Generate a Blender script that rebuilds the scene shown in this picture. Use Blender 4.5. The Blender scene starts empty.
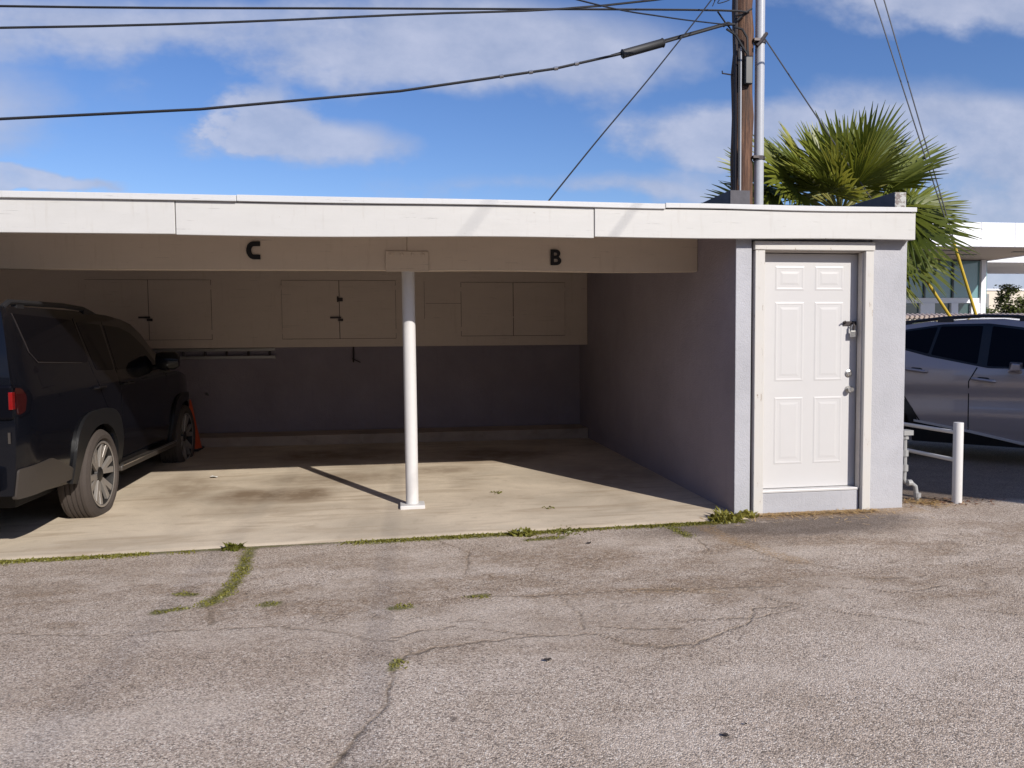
import bpy, bmesh, math, random
import numpy as np
from mathutils import Vector, Matrix
random.seed(7)
RNG = np.random.default_rng(11)
scene = bpy.context.scene
COL = scene.collection
PI = math.pi

# ------------------------------------------------------------------ materials
class NT:
    def __init__(s, name):
        s.m = bpy.data.materials.new(name); s.m.use_nodes = True
        s.t = s.m.node_tree; s.t.nodes.clear()
        s.out = s.n('ShaderNodeOutputMaterial'); s.p = s.n('ShaderNodeBsdfPrincipled')
        s.l(s.p.outputs[0], s.out.inputs[0])
        s.co = s.n('ShaderNodeTexCoord').outputs['Object']
    def n(s, typ, **kw):
        x = s.t.nodes.new(typ)
        for k, v in kw.items(): setattr(x, k, v)
        return x
    def l(s, a, b): s.t.links.new(a, b)
    def put(s, sock, v):
        if isinstance(v, bpy.types.NodeSocket): s.l(v, sock)
        else: sock.default_value = v
    def noise(s, scale, detail=6, rough=.6, vec=None, stretch=None, dist=0):
        x = s.n('ShaderNodeTexNoise'); v = vec or s.co
        if stretch:
            mp = s.n('ShaderNodeMapping'); mp.inputs['Scale'].default_value = stretch; s.l(v, mp.inputs[0]); v = mp.outputs[0]
        s.l(v, x.inputs['Vector']); x.inputs['Scale'].default_value = scale; x.inputs['Detail'].default_value = detail
        x.inputs['Roughness'].default_value = rough; x.inputs['Distortion'].default_value = dist
        return x.outputs['Fac']
    def voro(s, scale, feature='F1', out='Distance', stretch=None):
        x = s.n('ShaderNodeTexVoronoi', feature=feature); v = s.co
        if stretch:
            mp = s.n('ShaderNodeMapping'); mp.inputs['Scale'].default_value = stretch; s.l(v, mp.inputs[0]); v = mp.outputs[0]
        s.l(v, x.inputs['Vector']); x.inputs['Scale'].default_value = scale
        return x.outputs[out]
    def ramp(s, fac, stops, interp='LINEAR'):
        x = s.n('ShaderNodeValToRGB'); x.color_ramp.interpolation = interp; s.l(fac, x.inputs[0])
        e = x.color_ramp.elements
        while len(e) < len(stops): e.new(.5)
        for k, (p, c) in enumerate(stops):
            e[k].position = p; e[k].color = (c, c, c, 1) if isinstance(c, (int, float)) else (*c, 1)
        return x.outputs[0]
    def mix(s, fac, a, b, mode='MIX'):
        x = s.n('ShaderNodeMix', data_type='RGBA', blend_type=mode)
        c = lambda v: (*v, 1) if isinstance(v, tuple) and len(v) == 3 else v
        s.put(x.inputs[0], fac); s.put(x.inputs[6], c(a)); s.put(x.inputs[7], c(b))
        return x.outputs[2]
    def math(s, op, a, b=0.0, clamp=False):
        x = s.n('ShaderNodeMath', operation=op, use_clamp=clamp); s.put(x.inputs[0], a); s.put(x.inputs[1], b)
        return x.outputs[0]
    def attr(s, name):
        x = s.n('ShaderNodeAttribute'); x.attribute_name = name; return x.outputs['Fac']
    def bump(s, h, strength=.3, dist=.01):
        x = s.n('ShaderNodeBump'); x.inputs['Strength'].default_value = strength; x.inputs['Distance'].default_value = dist
        s.l(h, x.inputs['Height']); s.l(x.outputs[0], s.p.inputs['Normal'])
    def fin(s, color=None, rough=.7, metal=0, **kw):
        if color is not None: s.put(s.p.inputs['Base Color'], (*color, 1) if isinstance(color, tuple) and len(color) == 3 else color)
        s.put(s.p.inputs['Roughness'], rough); s.put(s.p.inputs['Metallic'], metal)
        for k, v in kw.items(): s.put(s.p.inputs[k.replace('_', ' ')], v)
        return s.m

def plain(name, c, rough=.6, metal=0, var=.12, scale=14, bump=0, **kw):
    t = NT(name)
    nz = t.noise(scale, 5, .65)
    col = t.mix(nz, tuple(x*(1-var) for x in c), tuple(min(1, x*(1+var)) for x in c))
    if bump: t.bump(t.noise(scale*6, 4), bump, .004)
    return t.fin(col, rough, metal, **kw)

def mat_stucco(name, c, bs=.5):
    t = NT(name)
    big = t.noise(1.3, 8, .65); fine = t.noise(70, 4, .6); mid = t.noise(9, 6, .7)
    c1 = t.mix(t.ramp(big, [(.3, 0), (.7, 1)]), tuple(x*.86 for x in c), tuple(x*1.08 for x in c))
    c2 = t.mix(t.ramp(mid, [(.58, 0), (.74, .22)]), c1, tuple(x*.66 for x in c))
    streak = t.noise(3, 5, .6, stretch=(7, 7, .35))
    c2 = t.mix(t.ramp(streak, [(.58, 0), (.8, .3)]), c2, tuple(x*.6 for x in c))
    pits = t.voro(60)
    h = t.math('ADD', fine, t.math('MULTIPLY', t.ramp(pits, [(0, 0), (.4, 1)]), .35))
    h = t.math('ADD', h, t.math('MULTIPLY', mid, 1.6))
    t.bump(h, bs, .012)
    return t.fin(c2, .92)

def mat_white_wood(name, c=(.8, .79, .77), peel=.66, wood=(.32, .25, .19), dirt=.25):
    t = NT(name)
    a = t.noise(2.2, 8, .7, stretch=(1, 1, 3)); b = t.noise(24, 6, .7, stretch=(.6, 1, 1))
    col = t.mix(t.ramp(a, [(.35, 0), (.75, dirt)]), c, tuple(x*.72 for x in c))
    k = t.math('ADD', t.math('MULTIPLY', b, .6), t.math('MULTIPLY', t.noise(5, 5, .6), .4))
    m = t.ramp(k, [(peel, 0), (peel+.02, 1)])
    grain = t.noise(40, 4, .6, stretch=(.15, 1, 1))
    col = t.mix(m, col, t.mix(grain, tuple(x*.7 for x in wood), wood))
    ck = t.noise(34, 5, .65, stretch=(.07, 1, 2.4)); col = t.mix(t.ramp(ck, [(.65, 0), (.68, .55)]), col, tuple(x*.35 for x in c))
    sr = t.noise(10, 5, .65, stretch=(2.2, 1, .25)); col = t.mix(t.ramp(sr, [(.57, 0), (.8, .32)]), col, (c[0]*.62, c[1]*.56, c[2]*.48))
    t.bump(t.math('SUBTRACT', t.math('MULTIPLY', grain, .5), t.math('ADD', m, t.ramp(ck, [(.655, 0), (.69, 1)]))), .3, .004)
    return t.fin(col, .5)

def mat_peel(name):
    t = NT(name); c = (.53, .515, .49)
    b = t.noise(13, 8, .72, stretch=(2.2, 2.2, .6)); g = t.noise(3, 4, .6)
    k = t.math('ADD', t.math('MULTIPLY', b, .7), t.math('MULTIPLY', g, .3))
    m = t.ramp(k, [(.60, 0), (.62, 1)])
    col = t.mix(t.ramp(t.noise(6, 6, .7), [(.4, 0), (.8, .5)]), c, (.55, .5, .44))
    gr = t.noise(60, 4, .6, stretch=(1, 1, .1))
    col = t.mix(m, col, t.mix(gr, (.2, .15, .11), (.45, .38, .3)))
    crk = t.noise(40, 5, .7, stretch=(2, 2, .12))
    col = t.mix(t.ramp(crk, [(.66, 0), (.7, .75)]), col, (.25, .2, .16))
    t.bump(t.math('SUBTRACT', t.math('MULTIPLY', crk, .4), m), .5, .004)
    return t.fin(col, .6)

def mat_asphalt():
    t = NT('asphalt')
    dx = t.n('ShaderNodeMix', data_type='VECTOR'); 
    v1 = t.voro(150, out='Color'); v2 = t.voro(310, out='Color')
    sep = t.n('ShaderNodeSeparateColor'); t.l(v1, sep.inputs[0])
    sep2 = t.n('ShaderNodeSeparateColor'); t.l(v2, sep2.inputs[0])
    d1 = t.voro(150)
    st = t.ramp(sep.outputs[0], [(0, (.03, .025, .021)), (.15, (.24, .19, .148)), (.42, (.52, .42, .335)), (.78, (.68, .56, .455)), (.92, (.86, .76, .65)), (1, (.93, .86, .77))])
    st2 = t.ramp(sep2.outputs[0], [(0, (.09, .075, .07)), (.2, (.37, .295, .235)), (.8, (.65, .54, .445)), (1, (.74, .69, .65))])
    col = t.mix(.3, st, st2)
    gap = t.ramp(d1, [(.5, 0), (.85, .55)])
    col = t.mix(gap, col, (.16, .122, .10))
    col = t.mix(t.attr('mottle'), col, t.mix(1, col, (.80, .77, .73), 'MULTIPLY'))
    dirt = t.math('MULTIPLY', t.attr('dirt'), t.ramp(t.noise(28, 4, .7), [(.36, .35), (.6, 1)])); 
    col = t.mix(dirt, col, t.mix(1, col, (.60, .53, .45), 'MULTIPLY'))
    dark = t.attr('worn_shade'); col = t.mix(dark, col, t.mix(1, col, (.36, .34, .335), 'MULTIPLY'))
    lite = t.attr('pale'); col = t.mix(lite, col, t.mix(.4, col, (.66, .57, .485)))
    straw = t.attr('straw'); col = t.mix(t.math('MULTIPLY', straw, t.ramp(t.noise(45, 4, .7), [(.42, 0), (.6, .8)])), col, (.36, .22, .09))
    cr = t.attr('crack'); col = t.mix(t.math('MULTIPLY', cr, .6), col, (.15, .11, .07))
    ms = t.attr('moss')
    col = t.mix(t.math('MULTIPLY', ms, t.ramp(t.noise(90, 4, .7), [(.32, 0), (.5, 1)])), col, t.mix(t.noise(25, 4), (.08, .09, .02), (.17, .15, .04)))
    h = t.math('ADD', t.math('MULTIPLY', t.math('SUBTRACT', .6, d1), 1.0), t.math('MULTIPLY', sep2.outputs[1], .35))
    h = t.math('SUBTRACT', h, t.math('MULTIPLY', cr, 1.6))
    t.bump(h, .62, .006)
    return t.fin(col, .88)

def mat_concrete(name='concrete', base=(.55, .465, .355)):
    t = NT(name)
    a = t.noise(.9, 8, .62, dist=.6); b = t.noise(5, 8, .7); c = t.noise(160, 3, .6)
    col = t.mix(t.ramp(a, [(.32, 0), (.62, 1)]), tuple(x*.80 for x in base), tuple(x*1.12 for x in base))
    sw = t.noise(1.6, 6, .6, stretch=(.45, 2.6, 1), dist=1.5)
    col = t.mix(t.ramp(sw, [(.50, 0), (.68, .6)]), col, (base[0]*.62, base[1]*.56, base[2]*.5))
    col = t.mix(t.ramp(b, [(.56, 0), (.74, .5)]), col, (base[0]*.55, base[1]*.5, base[2]*.46))
    st = t.attr('stain')
    col = t.mix(t.math('MULTIPLY', st, t.ramp(t.noise(3, 6, .7), [(.25, .3), (.6, 1)])), col, (.21, .15, .095))
    col = t.mix(t.ramp(c, [(.3, .25), (.5, 0)]), col, (.2, .17, .13))
    pl = t.noise(2.3, 7, .7, dist=1)
    col = t.mix(t.ramp(pl, [(.62, 0), (.72, .4)]), col, (.56, .5, .42))
    t.bump(t.math('ADD', b, t.math('MULTIPLY', c, .4)), .22, .006)
    return t.fin(col, .8)

def mat_wood_pole():
    t = NT('weathered_pole_wood')
    g = t.noise(26, 7, .7, stretch=(1, 1, .05)); b = t.noise(3, 5, .6, stretch=(1, 1, .3))
    col = t.ramp(g, [(.34, (.02, .011, .008)), (.5, (.10, .048, .028)), (.68, (.20, .105, .06))])
    col = t.mix(t.ramp(b, [(.5, 0), (.7, .7)]), col, (.06, .04, .03))
    t.bump(g, .9, .02)
    return t.fin(col, .85)

def mat_leaf(name, c1, c2, trans=.25, scale=3):
    t = NT(name)
    oi = t.n('ShaderNodeObjectInfo'); f = t.math('ADD', t.math('MULTIPLY', oi.outputs['Random'], .6), t.math('MULTIPLY', t.noise(scale, 4), .5), True)
    col = t.mix(f, c1, c2)
    t.fin(col, .42)
    tr = t.n('ShaderNodeBsdfTranslucent'); t.l(t.mix(.5, col, (c2[0]*1.6, c2[1]*1.5, c2[2])), tr.inputs[0])
    ms = t.n('ShaderNodeMixShader'); ms.inputs[0].default_value = trans
    t.l(t.p.outputs[0], ms.inputs[1]); t.l(tr.outputs[0], ms.inputs[2]); t.l(ms.outputs[0], t.out.inputs[0])
    return t.m

M = {}
M['asphalt'] = mat_asphalt()
M['concrete'] = mat_concrete()
M['kerb'] = mat_concrete('kerb_concrete', (.44, .36, .29))
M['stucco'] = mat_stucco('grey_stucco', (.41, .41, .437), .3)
M['stucco_shade_wall'] = mat_stucco('shaded_grey_stucco', (.30, .262, .30), .5)  # same wall stucco, with the shade of the bays put into its colour
M['white'] = mat_white_wood('white_fascia_paint', (.535, .525, .505), .645)
M['trim'] = mat_white_wood('white_roof_trim', (.56, .56, .56), .72, dirt=.15)
M['beam'] = mat_white_wood('cream_beam_paint', (.64, .545, .445), .70, (.3, .22, .16))
M['cabinet'] = mat_white_wood('cream_cabinet_paint', (.57, .485, .42), .74, (.3, .22, .16))
M['peel'] = mat_peel('x')
M['door'] = plain('white_door_paint', (.54, .53, .525), .35, var=.03, scale=5)
M['post'] = plain('white_post_paint', (.60, .585, .57), .45, var=.06, scale=20, bump=.05)
M['gap'] = plain('dark_gap', (.02, .017, .015), .9)
M['black_plastic'] = plain('black_plastic', (.018, .018, .02), .45)
M['letter'] = plain('black_letter_paint', (.008, .008, .009), .4)
M['steel'] = plain('worn_steel', (.55, .54, .52), .3, 1, .15)
M['dark_metal'] = plain('dark_metal', (.06, .05, .05), .5, .6)
M['brass'] = plain('brass', (.6, .45, .22), .3, 1)
M['roofing'] = plain('grey_roofing', (.12, .115, .115), .95, var=.3, scale=30, bump=.4)
M['parapet'] = plain('dark_weathered_parapet', (.10, .095, .105), .9, var=.35, scale=12, bump=.4)
M['parapet_end'] = mat_white_wood('chipped_end_paint', (.42, .42, .40), .5, (.2, .16, .15))
M['ceiling'] = plain('ceiling_boards', (.4, .34, .28), .8)
M['pole'] = mat_wood_pole()
M['conduit'] = plain('white_conduit', (.40, .41, .44), .4, var=.1)
M['cable'] = plain('black_cable', (.012, .012, .014), .6)
M['guard'] = plain('yellow_guard_plastic', (.55, .38, .03), .45, var=.12)
M['wire'] = plain('galvanised_wire', (.12, .12, .13), .5, .6)
M['palm'] = mat_leaf('palm_leaf', (.065, .10, .015), (.22, .235, .034), .28)
M['palm_yellow'] = mat_leaf('young_palm_leaf', (.16, .19, .035), (.34, .32, .06), .3)
M['palm_dry'] = mat_leaf('dry_palm_leaf', (.30, .22, .07), (.42, .33, .12), .25)
M['petiole'] = plain('palm_stalk', (.20, .19, .05), .5)
M['trunk'] = plain('palm_trunk', (.16, .11, .07), .95, var=.5, scale=18, bump=.8)
M['weed'] = mat_leaf('weed_leaf', (.085, .105, .016), (.27, .24, .05), .3, 30)
M['straw'] = mat_leaf('straw', (.36, .22, .08), (.55, .38, .16), .2, 30)
M['leafd'] = plain('dead_leaf', (.03, .022, .018), .8)
M['carblack'] = plain('black_car_paint', (.004, .0045, .007), .16, 0, .05, IOR=1.25, Coat_Weight=.35, Coat_Roughness=.02)
M['carglass'] = plain('tinted_car_glass', (.004, .004, .006), .05, 0, .05, IOR=1.2)
M['cargrey'] = plain('grey_car_paint', (.42, .365, .35), .3, .2, .04, Coat_Weight=1.0, Coat_Roughness=.03)
M['flare'] = plain('black_flare_plastic', (.009, .009, .010), .42)
M['bumper'] = plain('dark_grey_bumper_plastic', (.045, .037, .031), .5)
M['tyre'] = plain('tyre_rubber', (.05, .039, .033), .85, var=.2, bump=.2)
M['rim'] = plain('machined_alloy', (.40, .37, .34), .4, .6, .1)
M['rimdark'] = plain('dark_alloy', (.03, .028, .027), .4, .5)
M['chrome'] = plain('chrome', (.7, .7, .72), .15, 1)
M['red'] = plain('red_lens', (.20, .006, .005), .1, Coat_Weight=1.0)
M['maroon'] = plain('maroon_lens', (.025, .004, .004), .1, Coat_Weight=1.0)
M['clear'] = plain('clear_lens', (.45, .42, .42), .1, Coat_Weight=1.0)
M['cone'] = plain('orange_cone_rubber', (.62, .09, .03), .6)
M['ladder'] = plain('aluminium', (.42, .40, .38), .45, .6)
M['pipe'] = plain('grey_painted_pipe', (.30, .30, .30), .5, var=.2, scale=30)
M['bwhite'] = plain('white_render', (.80, .80, .82), .6, var=.03)
M['soffit'] = plain('tan_soffit', (.58, .47, .38), .7)
M['bglass'] = plain('teal_glass', (.16, .30, .32), .06, 0, .25, .25, Coat_Weight=1.0)
M['bglass_dark'] = plain('dark_teal_glass', (.05, .09, .09), .06, 0, .4, 1.2, Coat_Weight=1.0)
M['mullion'] = plain('dark_mullion', (.07, .08, .08), .5)
M['cream'] = plain('cream_wall', (.66, .58, .47), .8, var=.06)
M['tile'] = plain('clay_tile', (.46, .37, .32), .8, var=.25, scale=6)
M['treeleaf'] = mat_leaf('tree_leaf', (.05, .08, .02), (.13, .15, .04), .2, 2)
M['bark'] = plain('bark', (.12, .09, .07), .9, var=.4)
M['paper'] = plain('white_paper', (.6, .58, .54), .8)

# ------------------------------------------------------------------ helpers
def wpos(o):
    return o.matrix_world.translation if o.parent is None else wpos(o.parent)+o.location
class MB:
    def __init__(s): s.v = []; s.f = []
    def add(s, vs, fs):
        b = len(s.v); s.v += [tuple(v) for v in vs]; s.f += [tuple(b+i for i in f) for f in fs]; return s
    def box(s, x0, x1, y0, y1, z0, z1, top=None):
        vs = [(x0,y0,z0),(x1,y0,z0),(x1,y1,z0),(x0,y1,z0),(x0,y0,z1),(x1,y0,z1),(x1,y1,z1),(x0,y1,z1)]
        return s.add(vs, [(0,3,2,1),(4,5,6,7),(0,1,5,4),(1,2,6,5),(2,3,7,6),(3,0,4,7)])
    def tube(s, pts, r, seg=8, cap=True):
        pts = [Vector(p) for p in pts]; n = len(pts); rs = r if isinstance(r, (list, tuple)) else [r]*n
        rings = []; prev = None
        for i, p in enumerate(pts):
            d = (pts[min(i+1, n-1)]-pts[max(i-1, 0)]).normalized()
            if prev is None:
                a = d.orthogonal().normalized()
            else:
                a = (prev-d*prev.dot(d)).normalized()
            prev = a; b = d.cross(a)
            rings.append([p+(a*math.cos(2*PI*k/seg)+b*math.sin(2*PI*k/seg))*rs[i] for k in range(seg)])
        vs = [v for r_ in rings for v in r_]; fs = []
        for i in range(n-1):
            for k in range(seg):
                k2 = (k+1) % seg
                fs.append((i*seg+k, i*seg+k2, (i+1)*seg+k2, (i+1)*seg+k))
        if cap: fs += [tuple(range(seg-1, -1, -1)), tuple((n-1)*seg+k for k in range(seg))]
        return s.add(vs, fs)
    def lathe(s, prof, c, axis='z', seg=32, closed=False):
        vs = []; fs = []; n = len(prof)
        for k in range(seg):
            a = 2*PI*k/seg; ca, sa = math.cos(a), math.sin(a)
            for r, h in prof:
                if axis == 'z': vs.append((c[0]+r*ca, c[1]+r*sa, c[2]+h))
                elif axis == 'y': vs.append((c[0]+r*ca, c[1]+h, c[2]+r*sa))
                else: vs.append((c[0]+h, c[1]+r*ca, c[2]+r*sa))
        for k in range(seg):
            k2 = (k+1) % seg
            for i in range(n if closed else n-1):
                j = (i+1) % n
                fs.append((k*n+i, k2*n+i, k2*n+j, k*n+j))
        return s.add(vs, fs)
    def prism(s, poly, y0, y1):   # polygon in x,z extruded along y
        n = len(poly)
        vs = [(x, y0, z) for x, z in poly]+[(x, y1, z) for x, z in poly]
        fs = [tuple(range(n)), tuple(range(2*n-1, n-1, -1))]+[(i, i+n, (i+1) % n+n, (i+1) % n) for i in range(n)]
        return s.add(vs, fs)
    def build(s, name, mat, parent=None, smooth=False, bevel=0, local=False, angle=35):
        off = Vector((0, 0, 0)) if (parent is None or local) else wpos(parent)
        me = bpy.data.meshes.new(name)
        me.from_pydata([(v[0]-off.x, v[1]-off.y, v[2]-off.z) for v in s.v], [], s.f); me.update()
        bm = bmesh.new(); bm.from_mesh(me); bmesh.ops.recalc_face_normals(bm, faces=bm.faces); bm.to_mesh(me); bm.free()
        return link(name, me, mat, parent, smooth, bevel, angle)
def link(name, me, mat, parent=None, smooth=False, bevel=0, angle=35):
    o = bpy.data.objects.new(name, me); COL.objects.link(o)
    if mat: me.materials.append(mat)
    if parent: o.parent = parent
    if smooth:
        me.polygons.foreach_set('use_smooth', [True]*len(me.polygons))
        try: me.set_sharp_from_angle(angle=math.radians(angle))
        except Exception: pass
    if bevel:
        b = o.modifiers.new('bevel', 'BEVEL'); b.width = bevel; b.segments = 2; b.limit_method = 'ANGLE'; b.angle_limit = math.radians(40)
    return o
def tag(o, label=None, cat=None, group=None, kind=None):
    if label: o['label'] = label
    if cat: o['category'] = cat
    if group: o['group'] = group
    if kind: o['kind'] = kind
    return o
def thing(name, label, cat, loc, group=None, rot=None):
    o = bpy.data.objects.new(name, None); COL.objects.link(o); o.location = loc; o.empty_display_size = .1
    if rot: o.rotation_euler = rot
    bpy.context.view_layer.update()
    return tag(o, label, cat, group)
def sm(a, b, x):
    t = np.clip((x-a)/(b-a), 0, 1); return t*t*(3-2*t)
_L = RNG.random((256, 256))
def vnoise(x, y):
    xi = np.floor(x).astype(int); yi = np.floor(y).astype(int); fx = x-xi; fy = y-yi
    fx = fx*fx*(3-2*fx); fy = fy*fy*(3-2*fy)
    g = lambda a, b: _L[a & 255, b & 255]
    return (g(xi, yi)*(1-fx)+g(xi+1, yi)*fx)*(1-fy)+(g(xi, yi+1)*(1-fx)+g(xi+1, yi+1)*fx)*fy
def fbm(x, y, o=4):
    r = 0; a = .5; t = 0
    for k in range(o): r = r+a*vnoise(x*2**k+17*k, y*2**k+31*k); t += a; a *= .55
    return r/t

# ------------------------------------------------------------------ camera
def make_camera():
    yaw, pitch, roll = map(math.radians, (8.67, -3.10, -.48))
    f = Vector((math.sin(yaw)*math.cos(pitch), math.cos(yaw)*math.cos(pitch), math.sin(pitch)))
    r = Vector((math.cos(yaw), -math.sin(yaw), 0)); u = r.cross(f)
    r, u = r*math.cos(roll)+u*math.sin(roll), -r*math.sin(roll)+u*math.cos(roll)
    cd = bpy.data.cameras.new('camera'); cd.sensor_width = 36; cd.lens = 770/1024*36; cd.clip_end = 3000; cd.clip_start = .05
    c = bpy.data.objects.new('camera', cd); COL.objects.link(c)
    m = Matrix.Identity(4)
    for i in range(3): m[i][0] = r[i]; m[i][1] = u[i]; m[i][2] = -f[i]
    m[2][3] = 1.5
    c.matrix_world = m; scene.camera = c
make_camera()

# ------------------------------------------------------------------ ground heights
def tilt(X): return -.055*np.clip((2.9-np.asarray(X, float))/5.9, 0, 1.3)
def zg(X, Y):     # asphalt
    X = np.asarray(X, float); Y = np.asarray(Y, float)
    return tilt(X)*sm(2.8, 6, Y)-.05*sm(5.2, 7.5, X)*sm(6.2, 8.5, Y)
def zs(X, Y):     # carport slab
    X = np.asarray(X, float); Y = np.asarray(Y, float); t = np.clip((Y-6)/5.2, 0, 1.1)
    lf = np.clip((2.9-X)/5.9, 0, 1.3)
    return .008+tilt(X)*(1-t)+t*(.045+.02*lf)

def grid_mesh(name, xs, ys, zfun):
    XX, YY = np.meshgrid(xs, ys); Z = zfun(XX, YY); ny, nx = XX.shape
    v = np.stack([XX, YY, Z], -1).reshape(-1, 3).astype(np.float32)
    i = np.arange(ny-1)[:, None]*nx+np.arange(nx-1)[None, :]
    f = np.stack([i, i+1, i+nx+1, i+nx], -1).reshape(-1, 4).astype(np.int32)
    me = bpy.data.meshes.new(name); me.vertices.add(len(v)); me.vertices.foreach_set('co', v.ravel())
    me.loops.add(f.size); me.loops.foreach_set('vertex_index', f.ravel())
    me.polygons.add(len(f)); me.polygons.foreach_set('loop_start', np.arange(0, f.size, 4, dtype=np.int32))
    me.update(calc_edges=True); me.validate()
    return me, XX, YY
def set_attr(me, name, a):
    at = me.attributes.new(name, 'FLOAT', 'POINT'); at.data.foreach_set('value', np.ascontiguousarray(a, dtype=np.float32).ravel())

CRACKS = [  # polylines on the ground, width
 ([(-.25,2.72),(-.19,2.87),(-.11,3.03),(-.07,3.11),(-.05,3.31),(-.02,3.54),(.05,3.7),(.2,3.74),(.5,3.8),(.74,3.83),(.99,3.78),(1.12,3.64),(1.27,3.57),(1.46,3.58),(1.69,3.71),(1.83,3.76),(1.96,3.98),(2.19,4.0)], .010),
 ([(-.02,3.92),(.29,4.03),(.68,3.84)], .008), ([(1.04,3.89),(1.28,3.78),(1.46,3.76)], .010),
 ([(.47,4.49),(.91,4.45),(1.36,4.43),(1.66,4.39),(1.94,4.26)], .011),
 ([(1.5,4.42),(1.82,4.4),(2.11,4.37),(2.12,4.14),(2.3,3.97),(2.43,3.86),(2.58,3.77),(2.75,3.62)], .009),
 ([(2.83,4.4),(3.1,4.35),(3.29,4.38)], .014), ([(3.11,3.82),(3.32,3.66)], .010), ([(2.48,5.32),(2.6,4.85),(2.76,4.72),(2.86,4.57)], .010),
 ([(-2.3,4.42),(-1.5,4.22),(-1.27,4.24),(-.87,4.23),(-.67,4.22),(-.35,4.08),(-.14,3.9),(0,3.88),(.05,3.72)], .008),
 ([(-1.11,5.9),(-1.04,5.23),(-1.05,4.86),(-1.12,4.68),(-1.0,4.3)], .016),
 ([(-.25,2.72),(-.33,2.5),(-.3,2.2)], .010), ([(.94,4.44),(1.0,4.1),(.95,3.85)], .006), ([(2.2,5.95),(2.25,5.5),(2.2,5.1)], .009),
 ([(.3,5.9),(.5,5.5),(.45,5.0)], .006), ([(1.4,3.9),(1.9,3.85),(2.3,3.97)], .006), ([(2.1,4.37),(2.5,4.3),(2.9,4.12),(3.3,4.15)], .008)]
MOSSLINES = [([(-1.10,5.93),(-1.05,5.45),(-1.04,5.23),(-1.05,4.86),(-1.12,4.66)], .055), ([(-1.34,4.92),(-1.24,4.88)], .04),
 ([(-1.36,4.58),(-1.24,4.62)], .04), ([(-.76,4.6),(-.70,4.58)], .045), ([(-.03,4.39),(.06,4.40)], .04), ([(1.0,5.76),(1.25,5.78)], .05), ([(-.02,3.54),(0,3.62)], .03),
 ([(2.2,5.95),(2.22,5.6)], .04), ([(.42,4.5),(.52,4.49)], .03)]
def seg_dist(X, Y, pts):
    d = np.full(X.shape, 9.)
    for (ax, ay), (bx, by) in zip(pts[:-1], pts[1:]):
        L2 = (bx-ax)**2+(by-ay)**2+1e-9
        t = np.clip(((X-ax)*(bx-ax)+(Y-ay)*(by-ay))/L2, 0, 1)
        d = np.minimum(d, np.hypot(X-ax-t*(bx-ax), Y-ay-t*(by-ay)))
    return d
def edge_y(X): return 6.03+.0*X

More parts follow.
